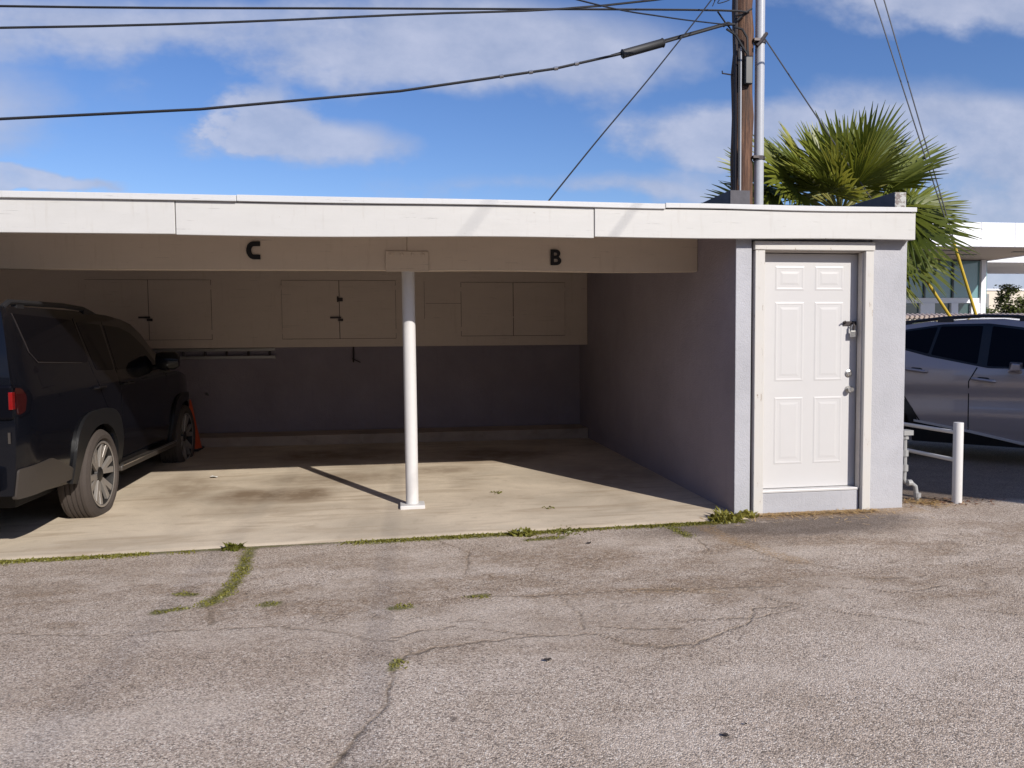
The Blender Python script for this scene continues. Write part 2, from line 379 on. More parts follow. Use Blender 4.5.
def make_ground():
    xs = np.concatenate([np.arange(-9, -3.2, .06), np.arange(-3.2, 4.8, .0145), np.arange(4.8, 12, .05)])
    ys = np.concatenate([np.arange(-6, 2.0, .25), np.arange(2.0, 6.3, .0145), np.arange(6.3, 13, .06)])
    me, X, Y = grid_mesh('asphalt_ground', xs, ys, zg)
    wx = X+.06*(fbm(X*5, Y*5)-.5)+.04*(fbm(X*18+5, Y*18)-.5); wy = Y+.08*(fbm(X*5+40, Y*5)-.5)+.05*(fbm(X*18+70, Y*18+9)-.5)
    crack = np.zeros(X.shape); halo = np.zeros(X.shape)
    for ci, (pts, w) in enumerate(CRACKS):
        gate = 1. if ci in (0, 10) else sm(.3, .62, fbm(X*5+9, Y*5+2)+.15)
        d = seg_dist(wx, wy, pts)
        k = .2+.9*fbm(X*9+3, Y*9)
        halo = np.maximum(halo, sm(w*6, 0, d)*(.35+.5*gate))
        crack = np.maximum(crack, sm(w*2.2*k, w*.3*k, d)*gate)
    # fine crazing in the old band
    v = np.abs(fbm(X*2.6+11, Y*4.2+5, 5)-.5)
    crz = sm(.012, .002, v)*sm(3.8, 4.2, Y)*sm(5.9, 5.1, Y)*.6
    crack = np.maximum(crack, crz)
    moss = np.zeros(X.shape)
    for pts, w in MOSSLINES:
        moss = np.maximum(moss, sm(w*1.35, w*.4, seg_dist(wx, wy, pts)))
    ed = np.abs(Y-6.0)+.06*(fbm(X*6, Y*2)-.5)
    wid = .03+.07*sm(.4, .65, fbm(X*1.3+8, X*0+2))
    moss = np.maximum(moss, sm(wid*1.4, wid*.5, ed)*(X < 2.9)*.9)
    n1 = fbm(X*1.6, Y*3.4, 5); n2 = fbm(X*5+3, Y*9, 4)
    low = np.interp(X, [-2.3, -.5, .3, 1.1, 1.9, 3.5], [4.3, 4.15, 3.75, 3.7, 4.0, 3.6])
    band = sm(low-.1, low+.35, wy)*sm(6.1, 5.2, wy)
    dirt = np.clip(band*sm(.3, .62, n1*.6+n2*.4)*1.0+.35*sm(.55, .7, n1)*band, 0, 1)
    dirt = np.maximum(dirt, .55*sm(.52, .72, fbm(X*.8+3, Y*.8+8, 4)))
    dirt = np.clip(dirt+.38*halo, 0, 1)
    worn_shade = np.clip(sm(1.25, .55, np.hypot((X-3.1)/1.25, (Y-5.95)/.62)+.5*(fbm(X*2.2, Y*4)-.5))*sm(.0, .4, fbm(X*3, Y*5)), 0, 1)*1.0
    worn_shade = np.maximum(worn_shade, sm(.06, .0, np.abs(Y-5.97))*.5*(X < 2.9))
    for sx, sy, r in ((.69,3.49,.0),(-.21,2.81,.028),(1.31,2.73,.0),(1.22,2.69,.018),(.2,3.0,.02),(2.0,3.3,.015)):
        if r: worn_shade = np.maximum(worn_shade, sm(r*1.4, r*.6, np.hypot(wx-sx, wy-sy)))
    worn_shade = np.maximum(worn_shade, sm(4.35, 4.6, X)*sm(6.25, 6.5, Y+.25*(fbm(X*3, Y*3)-.5)+.12*(X-5))*.95)
    # ground behind the rail: canopy shade painted into the asphalt as darkening
    mottle = np.clip(.4*sm(.42, .68, fbm(X*.9+4, Y*1.3+60, 6))+.4*sm(.5, .7, fbm(X*6+2, Y*9+1, 5)), 0, 1)
    set_attr(me, 'mottle', mottle)
    pale = sm(.5, .68, fbm(X*1.1+50, Y*2.2+20, 5))*sm(5.9, 5.4, Y)*.5
    straw = sm(.22, .02, np.abs(Y-6.12))*((X > 2.95) & (X < 4.6))+sm(.35, .05, np.hypot(X-4.85, (Y-6.4)*1.2))+.5*sm(.4, .0, np.hypot((X-5.0), (Y-6.2)*2))
    straw = np.maximum(straw, .6*sm(.06, .02, seg_dist(wx, wy, [(1.4,4.42),(1.9,4.35)])))
    straw = np.maximum(straw, .7*sm(.1, .03, seg_dist(wx, wy, [(2.45,5.9),(2.5,5.4),(2.7,4.8)])))
    for nm, a in (('crack', crack), ('moss', moss), ('dirt', dirt), ('worn_shade', worn_shade), ('pale', pale), ('straw', straw)): set_attr(me, nm, a)
    me.polygons.foreach_set('use_smooth', [True]*len(me.polygons))
    tag(link('asphalt_ground', me, M['asphalt']), kind='structure')
    # far ground sheet
    far = MB(); far.add([(-600,-300,-.25),(600,-300,-.25),(600,900,-.25),(-600,900,-.25)], [(0,1,2,3)])
    tag(far.build('ground', plain('far_ground', (.2, .18, .165), .95, var=.25, scale=.5)), kind='structure')
    # slab
    xs = np.arange(-7, 2.95, .08); ys = np.arange(6.0, 11.95, .05)
    def zslab(X, Y): return zs(X, Y)-.02*sm(6.03, 6.0, Y)
    me, X, Y = grid_mesh('concrete_floor', xs, ys, zslab)
    Y2 = Y.copy()
    row = np.arange(len(ys))
    st = np.zeros(X.shape)
    for cx, cy, rx, ry, a in ((-.6,8.6,1.1,.5,.6),(.4,8.9,.7,.35,.6),(-2.2,8.3,.5,1.0,.55),(1.2,9.9,1.2,.7,.8),(-.8,10.2,1.6,.8,.8),(-1.3,7.2,.9,.25,.35),(.9,7.3,.5,.3,.25),(2.3,8.3,.6,1.2,.5),(-1.1,8.1,.25,.2,.7),(-1.2,7.85,.8,.45,1.0)):
        st = np.maximum(st, a*1.25*sm(1.2, .2, np.hypot((X-cx)/rx, (Y-cy)/ry)+.7*(fbm(X*2.5, Y*2.5)-.5)))
    # wheel tracks
    for tx in (-1.9, -.35, .75, 2.0):
        st = np.maximum(st, .28*sm(.22, .05, np.abs(X-tx-.1*np.sin(Y*1.2)))*sm(6.2, 7.5, Y)*fbm(X*4, Y*1.5)*1.3)
    set_attr(me, 'stain', st)
    co = np.empty(len(me.vertices)*3, np.float32); me.vertices.foreach_get('co', co); co = co.reshape(-1, 3)
    j = co[:, 1] < 6.001
    co[j, 1] += .03*(fbm(co[j, 0]*3, co[j, 0]*0+4)-.5)*1.2-.0
    me.vertices.foreach_set('co', co.ravel())
    # skirt at the front edge
    bm = bmesh.new(); bm.from_mesh(me); bm.verts.ensure_lookup_table()
    e = [x for x in bm.edges if x.is_boundary and all(v.co.y < 6.04 for v in x.verts)]
    r = bmesh.ops.extrude_edge_only(bm, edges=e)
    for g in r['geom']:
        if isinstance(g, bmesh.types.BMVert): g.co.z -= .12
    bm.to_mesh(me); bm.free()
    tag(link('concrete_floor', me, M['concrete'], smooth=True), kind='structure')
make_ground()

# ------------------------------------------------------------------ the carport
cp = thing('carport_building', 'flat-roofed grey stucco carport with white fascia and open bays marked C and B', 'carport', (0, 8.5, 0))
S = 6.2
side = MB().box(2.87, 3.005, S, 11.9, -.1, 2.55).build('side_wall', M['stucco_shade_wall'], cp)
# sun-lit outer front faces: pilaster and the strip right of the door
MB().box(2.866, 3.008, S-.012, S-.001, -.1, 2.54).build('pilaster', M['stucco'], cp, bevel=.006)
fr = MB(); fr.box(4.125, 4.46, S, 11.9, -.1, 2.55); fr.build('front_wall', M['stucco'], cp, bevel=.006)
MB().box(3.01, 4.12, S+.02, S+.30, 2.345, 2.55).build('wall_above_door', M['stucco'], cp)
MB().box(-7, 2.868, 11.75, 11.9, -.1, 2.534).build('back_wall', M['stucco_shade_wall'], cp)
MB().box(3.008, 4.122, 7.6, 7.7, -.1, 2.42).build('partition', M['gap'], cp)
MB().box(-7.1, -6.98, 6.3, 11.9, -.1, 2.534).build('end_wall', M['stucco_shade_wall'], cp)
kb = MB()
n = 24
for i in range(n):
    x0 = -6.9+i*(9.76/n); x1 = x0+9.76/n; h0 = .19+.012*random.random(); yf = 11.19+.012*random.random()
    kb.add([(x0,11.2,-.05),(x1,11.2,-.05),(x1,11.2+.01,.2),(x0,11.2+.01,.2),(x0,11.748,.21),(x1,11.748,.21)], [(0,1,2,3),(3,2,5,4)])
kb.build('concrete_kerb', M['kerb'], cp)
# roof
MB().box(-7.2, 4.44, 6.14, 12.0, 2.55, 2.60).build('roof', M['roofing'], cp)
MB().box(-6.97, 4.12, 6.16, 11.74, 2.535, 2.547).build('ceiling', M['ceiling'], cp)
def board(x0, x1, zb0, zb1, zt0, zt1, y0, y1, name, mat, bev=.004, n=14, amp=.004):
    b = MB(); ph = random.random()*9
    for i in range(n+1):
        t = i/n; x = x0+(x1-x0)*t; w = amp*math.sin(t*7+ph)
        zb = zb0+(zb1-zb0)*t+w; zt = zt0+(zt1-zt0)*t+w*.5
        b.v += [(x,y0,zb),(x,y1,zb),(x,y1,zt),(x,y0,zt)]
        if i:
            q = (i-1)*4; p = i*4
            for k in range(4): b.f.append((q+k, p+k, p+(k+1) % 4, q+(k+1) % 4))
    b.f += [(3,2,1,0), tuple(n*4+k for k in range(4))]
    return b.build(name, mat, cp, bevel=bev)
board(-7.2, -1.595, 2.33, 2.322, 2.575, 2.568, 6.088, 6.128, 'fascia_board', M['white'])
board(-1.589, 1.607, 2.318, 2.335, 2.568, 2.575, 6.092, 6.130, 'fascia_board', M['white'], amp=.006)
board(1.613, 4.452, 2.342, 2.352, 2.577, 2.580, 6.086, 6.128, 'fascia_board', M['white'])
board(-7.2, -1.15, 2.571, 2.567, 2.622, 2.614, 6.064, 6.128, 'roof_trim', M['trim'])
board(-1.147, 2.2, 2.575, 2.577, 2.622, 2.618, 6.068, 6.128, 'roof_trim', M['trim'])
board(2.203, 4.452, 2.580, 2.583, 2.622, 2.624, 6.068, 6.128, 'roof_trim', M['trim'])
board(4.425, 4.458, 2.352, 2.352, 2.58, 2.58, 6.13, 12.0, 'fascia_return', M['white'], n=1)
# torn felt edge showing above the trim
board(-.7, 1.6, 2.60, 2.60, 2.630, 2.626, 6.135, 6.4, 'roof_felt', M['roofing'], n=20, amp=.003, bev=0)
# parapets standing on the roof at both ends of the store room
for x0, x1, zt, ze in ((4.40, 4.51, 2.80, 2.80), (2.86, 3.04, 2.785, 2.785)):
    p = MB().box(x0, x1, 6.31, 11.9, 2.57, zt).build('parapet', M['parapet'], cp, bevel=.006)
    MB().box(x0+.002, x1-.002, 6.296, 6.308, 2.577, zt-.003).build('parapet_end', M['parapet_end'] if x0 > 4 else M['parapet'], p)
# beam in three lengths
beam = board(-6.95, .125, 2.155, 2.150, 2.534, 2.534, 7.03, 7.12, 'beam', M['beam'], amp=.005)
beam2 = board(.131, 2.868, 2.148, 2.155, 2.534, 2.534, 7.026, 7.12, 'beam', M['beam'], amp=.006)
# letters
def curve_mesh(name, loops, parent, y, th):
    cu = bpy.data.curves.new(name, 'CURVE'); cu.dimensions = '2D'; cu.fill_mode = 'BOTH'; cu.extrude = th; cu.bevel_depth = 0
    for lp in loops:
        sp = cu.splines.new('POLY'); sp.points.add(len(lp)-1); sp.use_cyclic_u = True
        for q, (a, b) in zip(sp.points, lp): q.co = (a, b, 0, 1)
    tmp = bpy.data.objects.new('tmp', cu); COL.objects.link(tmp)
    me = bpy.data.meshes.new_from_object(tmp.evaluated_get(bpy.context.evaluated_depsgraph_get()))
    bpy.data.objects.remove(tmp); bpy.data.curves.remove(cu)
    off = wpos(parent)
    for v in me.vertices: v.co = Vector((v.co.x, y-v.co.z, v.co.y))-off
    me.materials.clear()
    return link(name, me, M['letter'], parent)
def arc(cx, cz, rx, rz, a0, a1, n=14):
    return [(cx+rx*math.cos(math.radians(a0+(a1-a0)*i/n)), cz+rz*math.sin(math.radians(a0+(a1-a0)*i/n))) for i in range(n+1)]
cx, cz = -1.195, 2.318
C = arc(cx, cz, .062, .078, 90, 270)+[(cx+.055, cz-.078), (cx+.055, cz-.038)]+arc(cx, cz, .020, .036, 270, 90)+[(cx+.055, cz+.038), (cx+.055, cz+.078)]
# the C is on a sub-part level: carport > beam > letter
curve_mesh('letter', [C], beam, 7.019, .004)['label'] = 'black letter C'
bx, bz = 1.438, 2.207
B = [(bx,bz),(bx+.055,bz)]+arc(bx+.055,bz+.04,.047,.04,-90,60,8)+arc(bx+.052,bz+.108,.041,.036,-50,90,8)+[(bx,bz+.144)]
h1 = [(bx+.032,bz+.028),(bx+.032,bz+.058),(bx+.052,bz+.058)]+arc(bx+.052,bz+.043,.018,.015,80,-80,6)+[(bx+.05,bz+.028)]
h2 = [(bx+.032,bz+.088),(bx+.032,bz+.116),(bx+.048,bz+.116)]+arc(bx+.048,bz+.102,.015,.014,80,-80,6)+[(bx+.046,bz+.088)]
curve_mesh('letter', [B, h1, h2], beam2, 7.013, .004)['label'] = 'black letter B'
# post, leaning a little
post = MB().tube([(.142,7.07,.03), (.135,7.07,2.15)], .058, 24).build('support_post', M['post'], cp, smooth=True)
zb = float(zs(.14, 7.07))
MB().box(.03, .255, 6.965, 7.175, zb-.03, zb+.03).build('base_plate', M['post'], post, bevel=.008)
bp = MB().box(-.062, .318, 7.012, 7.024, 2.142, 2.322).build('bracket_plate', M['beam'], post, bevel=.003)
for i in range(4):
    MB().lathe([(.0,-.012),(.011,-.010),(.014,0)], (-.01+.093*i, 7.012, 2.293), 'y', 10).build('bolt', M['beam'], post, smooth=True)
# door, frame, step
df = MB()
df.box(3.03, 3.118, 6.165, 6.215, -.02, 2.262); df.box(4.045, 4.122, 6.165, 6.215, -.02, 2.262); df.box(3.022, 4.126, 6.155, 6.215, 2.264, 2.338)
frame = df.build('door_frame', M['peel'], cp, bevel=.005)
jb = MB(); jb.box(3.03, 3.112, 6.217, 6.42, -.02, 2.29); jb.box(4.062, 4.123, 6.217, 6.42, -.02, 2.29); jb.box(3.114, 4.060, 6.217, 6.42, 2.255, 2.29)
jb.box(4.035, 4.06, 6.20, 6.262, .19, 2.253)
jb.build('jamb', plain('dirty_jamb_paint', (.5, .46, .42), .6, var=.25, scale=12), frame, bevel=.003)
MB().box(3.113, 4.042, 6.212, 6.45, -.05, .172).build('door_step', M['stucco'], cp, bevel=.008)
MB().box(3.113, 4.04, 6.206, 6.45, .174, .196).build('door_sill', M['door'], cp, bevel=.004)
door = MB().box(3.116, 4.052, 6.29, 6.335, .2, 2.248).build('closet_door', M['door'], cp, bevel=.003)
pn = MB()
def panel(x0, x1, z0, z1):
    y = 6.29; L = []
    for ins, h in ((0, .0006), (.012, .003), (.026, .001), (.046, .001), (.066, .0032)):
        a = [(x0+ins, y-h, z0+ins), (x1-ins, y-h, z0+ins), (x1-ins, y-h, z1-ins), (x0+ins, y-h, z1-ins)]; L += a
    fs = []
    for i in range(4):
        for k in range(4): fs.append((i*4+k, i*4+(k+1) % 4, (i+1)*4+(k+1) % 4, (i+1)*4+k))
    fs.append((16,17,18,19)); pn.add(L, fs)
for z0, z1 in ((1.93, 2.14), (1.14, 1.83), (.41, 1.0)):
    panel(3.275, 3.545, z0, z1); panel(3.645, 3.915, z0, z1)
pn.build('raised_panels', M['door'], door)
MB().lathe([(0,-.062),(.018,-.062),(.026,-.05),(.026,-.04),(.012,-.026),(.012,-.008),(.032,-.006),(.032,0)], (3.975, 6.289, 1.06), 'y', 20).build('knob', M['steel'], door, smooth=True)
MB().lathe([(0,-.022),(.016,-.022),(.020,-.012),(.032,-.008),(.032,0)], (3.975, 6.289, 1.20), 'y', 20).build('deadbolt', M['steel'], door, smooth=True)
hs = MB(); hs.box(3.915, 4.035, 6.276, 6.286, 1.625, 1.66); hs.tube([(3.99,6.27,1.645),(3.99,6.245,1.645),(3.99,6.245,1.58)], .006, 6); hs.tube([(3.93,6.27,1.645),(3.915,6.255,1.66),(3.90,6.25,1.65)], .007, 6)
hs.build('hasp', M['dark_metal'], door)
pk = MB(); pk.box(3.965, 4.02, 6.243, 6.262, 1.52, 1.575); pk.tube([(3.975,6.252,1.57),(3.975,6.252,1.615),(3.985,6.252,1.63),(4.0,6.252,1.63),(4.01,6.252,1.615),(4.01,6.252,1.57)], .005, 6)
tag(pk.build('padlock', M['steel'], bevel=.004), 'small steel padlock hanging from the hasp on the white six-panel door', 'padlock')
# dark backing behind the gap left of the door frame
MB().box(3.009, 3.029, 6.22, 6.4, -.05, 2.34).build('wall_gap', M['gap'], cp)

# ------------------------------------------------------------------ storage cabinets on the back wall
cb = thing('storage_cabinet', 'long cream wooden storage cabinet hung high across the back wall of the carport', 'cabinet', (-2, 11.5, 1.455))
MB().box(-6.96, 2.862, 11.24, 11.262, 1.456, 2.534).build('front_panel', M['cabinet'], cb)
MB().box(-6.96, 2.862, 11.264, 11.745, 1.458, 1.478).build('bottom_panel', M['cabinet'], cb)
def cab_door(x0, x1, z0, z1, hinge_left, shade=None):
    MB().box(x0-.004, x1+.004, 11.2375, 11.239, z0-.005, z1+.004).build('door_gap', M['gap'], cb)
    d = MB().box(x0, x1, 11.224, 11.2365, z0, z1).build('cabinet_door', M['cabinet'], cb, bevel=.002)
    hx = x0+.0 if hinge_left else x1
    for z in (z0+.1, z1-.1):
        h = MB(); s = 1 if hinge_left else -1
        h.box(min(hx, hx+s*.12), max(hx, hx+s*.12), 11.217, 11.2205, z-.008, z+.008); h.box(hx-.02, hx+.02, 11.214, 11.2205, z-.03, z+.03)
        h.build('hinge', M['cabinet'], d)
    return d
for x0, xm, x1, z0, z1, zl in ((-4.13,-3.32,-2.5,1.575,2.405-.01,1.88), (-1.55,-.76,.03,1.575,2.395,1.87), (.975,1.74,2.515,1.60,2.375,1.86)):
    cab_door(x0, xm-.004, z0, z1, True); d = cab_door(xm+.004, x1, z0, z1, False)
    if x0 < .5:
        lt = MB(); lt.box(xm-.13, xm+.02, 11.206, 11.2195, zl-.012, zl+.014); lt.box(xm-.02, xm+.05, 11.202, 11.2195, zl-.05, zl-.015); lt.build('latch', M['dark_metal'], d)
        if x0 > -2:
            lt = MB(); lt.box(xm-.02, xm+.05, 11.204, 11.2195, 2.10, 2.15); lt.box(xm-.03, xm-.01, 11.204, 11.2195, 2.09, 2.17); lt.build('catch', M['dark_metal'], d)
    else:
        lt = MB(); lt.box(xm-.02, xm+.05, 11.206, 11.2195, zl, zl+.02); lt.build('latch', M['cabinet'], d)
# old patch seams on the cabinet face
sm_ = MB(); sm_.box(.44, .444, 11.2385, 11.2395, 1.85, 2.39); sm_.box(.46, .97, 11.2385, 11.2395, 2.07, 2.074); sm_.build('panel_seam', M['gap'], cb)

ld = thing('ladder', 'aluminium ladder hung flat on the back wall under the cabinet behind the black car', 'ladder', (-3, 11.7, 1.36))
for z in (1.315, 1.425):
    MB().box(-6.2, -1.72, 11.66, 11.70, z-.022, z+.022).build('rail', M['ladder'], ld, bevel=.004)
for i in range(15):
    MB().tube([(-6.0+i*.3, 11.68, 1.315), (-6.0+i*.3, 11.68, 1.425)], .016, 8).build('rung', M['dark_metal'], ld)
hk = MB(); hk.tube([(-.6,11.745,1.45),(-.6,11.72,1.45),(-.6,11.70,1.30),(-.6,11.68,1.23),(-.6,11.64,1.23),(-.6,11.62,1.27)], .012, 6); hk.tube([(-.62,11.70,1.28),(-.5,11.70,1.22)], .008, 5)
tag(hk.build('wall_hook', M['dark_metal']), 'small dark metal hook under the middle cabinet doors on the back wall', 'hook')
tb = MB(); tb.tube([(-2.72,11.74,.79),(-2.64,11.5,.79)], .016, 8); tag(tb.build('wall_peg', M['black_plastic']), 'short dark peg sticking out of the back wall above the orange cone', 'peg')
cn = thing('traffic_cone', 'orange traffic cone standing against the back kerb beside the black car', 'cone', (-2.72, 11.0, float(zs(-2.7, 11))))
zc = float(zs(-2.7, 11.0))
MB().lathe([(.155,.03),(.145,.04),(.03,.68),(.022,.69),(0,.69)], (-2.775, 11.0, zc), 'z', 24).build('cone_body', M['cone'], cn, smooth=True)
MB().box(-2.97, -2.63, 10.82, 11.18, zc, zc+.03).build('base', M['black_plastic'], cn, bevel=.006)

# ------------------------------------------------------------------ cars
def car(root, W0, plan, zt, zb, x0, x1, paint, axles, wr, arch_r, track):
    zq = [a for a, b in W0]; wq = [b for a, b in W0]
    def W(x, z): return float(np.interp(z, zq, wq))*plan(x)
    ZT = lambda x: float(np.interp(x, [a for a, b in zt], [b for a, b in zt]))
    ZB = lambda x: float(np.interp(x, [a for a, b in zb], [b for a, b in zb]))
    xs = sorted(set([round(x0+(x1-x0)*i/70, 4) for i in range(71)]+[a for a, b in zt if x0 <= a <= x1]))
    K = 22; T = 8; mb = MB(); ring = 2*K+2*T
    rows = []
    for x in xs:
        t, b = ZT(x), ZB(x); r = []
        for i in range(K): z = b+(t-b)*i/(K-1); r.append((x, -W(x, z), z))
        w = W(x, t)
        for i in range(1, T): u = -1+2*i/T; r.append((x, w*u, t+.035*(1-u*u)*min(1, w/.7)))
        for i in range(K): z = t+(b-t)*i/(K-1); r.append((x, W(x, z), z))
        rows.append(r)
    n = len(rows[0])
    vs = [v for r in rows for v in r]; fs = []
    for i in range(len(xs)-1):
        for k in range(n): fs.append((i*n+k, i*n+(k+1) % n, (i+1)*n+(k+1) % n, (i+1)*n+k))
    fs += [tuple(range(n)), tuple((len(xs)-1)*n+k for k in range(n-1, -1, -1))]
    mb.add(vs, fs)
    body = mb.build('body', paint, root, local=True)
    cut = MB()
    for ax in axles:
        for s in (-1, 1): cut.lathe([(0,-.2),(arch_r,-.2),(arch_r,.2),(0,.2)], (ax, s*(track+.02), wr), 'y', 40)
    co = cut.build('cutter', None); co.parent = root
    md = body.modifiers.new('b', 'BOOLEAN'); md.object = co; md.operation = 'DIFFERENCE'; md.solver = 'EXACT'
    bpy.context.view_layer.update()
    me = bpy.data.meshes.new_from_object(body.evaluated_get(bpy.context.evaluated_depsgraph_get()))
    body.modifiers.clear(); body.data = me; bpy.data.objects.remove(co)
    if not me.materials: me.materials.append(paint)
    me.polygons.foreach_set('use_smooth', [True]*len(me.polygons)); me.set_sharp_from_angle(angle=math.radians(32))
    def panel(name, poly, mat, off=.004, th=.012, sides=(-1, 1), parent=None, hole=None, step=.07):
        out = []
        for s in sides:
            bm = bmesh.new()
            vs = [bm.verts.new((x, 0, z)) for x, z in poly]
            if hole:
                hv = [bm.verts.new((x, 0, z)) for x, z in hole]; m_ = len(vs)
                for i in range(m_-1): bm.faces.new((vs[i], vs[i+1], hv[i+1], hv[i]))
            else: bm.faces.new(vs)
            xa = min(p[0] for p in poly); xb = max(p[0] for p in poly); za = min(p[1] for p in poly); zz = max(p[1] for p in poly)
            for k in range(1, int((xb-xa)/step)+1):
                bmesh.ops.bisect_plane(bm, geom=bm.verts[:]+bm.edges[:]+bm.faces[:], plane_co=(xa+k*step, 0, 0), plane_no=(1, 0, 0))
            for k in range(1, int((zz-za)/step)+1):
                bmesh.ops.bisect_plane(bm, geom=bm.verts[:]+bm.edges[:]+bm.faces[:], plane_co=(0, 0, za+k*step), plane_no=(0, 0, 1))
            for v in bm.verts: v.co.y = s*(W(v.co.x, v.co.z)+off)
            g = bmesh.ops.extrude_face_region(bm, geom=bm.faces[:])
            for e in g['geom']:
                if isinstance(e, bmesh.types.BMVert): e.co.y -= s*th
            bmesh.ops.recalc_face_normals(bm, faces=bm.faces)
            me = bpy.data.meshes.new(name); bm.to_mesh(me); bm.free()
            o = link(name, me, mat, parent or root, smooth=True, angle=30); out.append(o)
        return out
    return body, W, ZT, panel
def wheel(root, x, y, z, r, w, rr, s, nsp=6):
    """wheel with its outer face towards s*y"""
    h = w/2
    prof = [(rr+.005, -h*.7), (rr+.03, -h*.97), (r-.05, -h), (r-.015, -h*.86)]
    for k in range(5):
        a = -h*.72+k*(h*1.44/5); wd = h*1.44/5
        prof += [(r, a+.003), (r, a+wd-.011), (r-.011, a+wd-.009), (r-.011, a+wd-.001)]
    prof += [(r-.015, h*.86), (r-.05, h), (rr+.03, h*.97), (rr+.005, h*.7), (rr-.01, 0)]
    wh = bpy.data.objects.new('wheel', None); COL.objects.link(wh); wh.parent = root; wh.location = (x, y, z)
    MB().lathe(prof, (0, 0, 0), 'y', 48, closed=True).build('tyre', M['tyre'], wh, smooth=True, local=True, angle=25)
    o = s*h
    MB().lathe([(rr+.006, o*.72), (rr+.004, o*.88), (rr-.02, o*.86), (rr-.028, o*.3), (rr-.03, -o*.5), (0, -o*.5)], (0, 0, 0), 'y', 48).build('rim', M['rimdark'], wh, smooth=True, local=True)
    sp = MB()
    for k in range(nsp):
        a0 = 2*PI*k/nsp+.2
        for da in (-.20, .20):
            p0 = (math.cos(a0)*.055, math.sin(a0)*.055); p1 = (math.cos(a0+da)*(rr-.012), math.sin(a0+da)*(rr-.012))
            d = Vector((p1[0]-p0[0], p1[1]-p0[1])).normalized(); q = Vector((-d.y, d.x))
            def V(p, wd, yy): return [(p[0]+q.x*wd, yy, p[1]+q.y*wd), (p[0]-q.x*wd, yy, p[1]-q.y*wd)]
            a = V(p0, .020, o*.66); b = V(p1, .028, o*.84); a2 = V(p0, .02, o*.45); b2 = V(p1, .028, o*.6)
            sp.add(a+b+a2+b2, [(0,1,3,2),(4,6,7,5),(0,2,6,4),(1,5,7,3),(2,3,7,6),(0,4,5,1)])
    sp.lathe([(rr+.004, o*.88), (rr-.012, o*.89), (rr-.02, o*.84)], (0, 0, 0), 'y', 48)
    sp.build('spokes', M['rim'], wh, local=True, bevel=.003)
    MB().lathe([(0, o*.76), (.05, o*.75), (.065, o*.68), (.07, o*.5)], (0, 0, 0), 'y', 24).build('hub_cap', M['rimdark'], wh, smooth=True, local=True)
    return wh
def smooth_poly(pts, r=.04, n=4):
    out = []; m = len(pts)
    for i in range(m):
        p0, p, p1 = Vector(pts[i-1]), Vector(pts[i]), Vector(pts[(i+1) % m])
        a = (p0-p); b = (p1-p); ra = min(r, a.length*.45); rb = min(r, b.length*.45)
        A = p+a.normalized()*ra; Bq = p+b.normalized()*rb
        for k in range(n+1):
            t = k/n; out.append(tuple((1-t)**2*A+2*t*(1-t)*p+t*t*Bq))
    return out

# --- the black SUV
suv = thing('parked_car', 'black four-wheel-drive car parked nose-in at the left of the carport', 'car', (-3.575, 8.41, -.045), rot=(0, 0, PI/2))
bW = [(.3,.86),(.45,.90),(.62,.925),(.9,.937),(1.08,.935),(1.20,.928),(1.26,.905),(1.31,.895),(1.78,.785),(1.88,.73)]
def plan_s(x):
    f = 1.0
    if x < -2.2: f -= .055*((-2.2-x)/.25)**2
    if x > 1.6: f -= .14*((x-1.6)/.9)**2
    return f
szt = [(-2.45,1.0),(-2.445,1.2),(-2.42,1.36),(-2.36,1.64),(-2.32,1.80),(-2.27,1.835),(-2.0,1.85),(-1.0,1.86),(-.2,1.845),(.15,1.815),(.38,1.77),(.62,1.67),(.85,1.51),(1.08,1.39),(1.27,1.265),(1.36,1.235),(1.7,1.22),(2.05,1.16),(2.3,1.07),(2.44,.92),(2.5,.62)]
szb = [(-2.45,.47),(-2.3,.45),(-1.5,.40),(1.3,.38),(1.9,.42),(2.5,.5)]
body, W, ZT, panel = car(suv, bW, plan_s, szt, szb, -2.45, 2.5, M['carblack'], (-1.0, 1.86), .385, .47, .83)
panel('window', smooth_poly([(-2.20,1.79),(-2.15,1.64),(-2.105,1.50),(-2.01,1.43),(-1.04,1.40),(-1.13,1.77)], .05), M['carglass'], .003)
panel('glass_edge_glint', [(-2.212,1.79),(-2.162,1.64),(-2.117,1.495),(-2.02,1.418),(-1.2,1.397),(-1.2,1.402),(-2.014,1.426),(-2.108,1.5),(-2.152,1.643),(-2.201,1.792)], M['dark_metal'], .005, .006, sides=(-1, 1))  # thin strip standing in for the reflection along the quarter glass edge
rd = panel('door', smooth_poly([(-1.12,1.79),(-.47,1.785),(-.44,1.28),(-.42,.47),(-.60,.44),(-.72,.9),(-.9,1.1),(-1.0,1.3)], .03), M['carblack'], .002)
fd = panel('door', smooth_poly([(-.45,1.785),(.05,1.765),(.30,1.70),(.62,1.57),(1.02,1.30),(1.12,1.2),(1.16,.5),(1.1,.46),(-.40,.46),(-.42,1.28)], .03), M['carblack'], .002)
for d, s in zip(rd, (-1, 1)):
    panel('window', smooth_poly([(-1.06,1.715),(-.50,1.70),(-.06,1.315),(-.90,1.325)] if False else [(-1.07,1.755),(-.52,1.745),(-.48,1.315),(-.92,1.325)], .03), M['carglass'], .005, sides=(s,), parent=d)
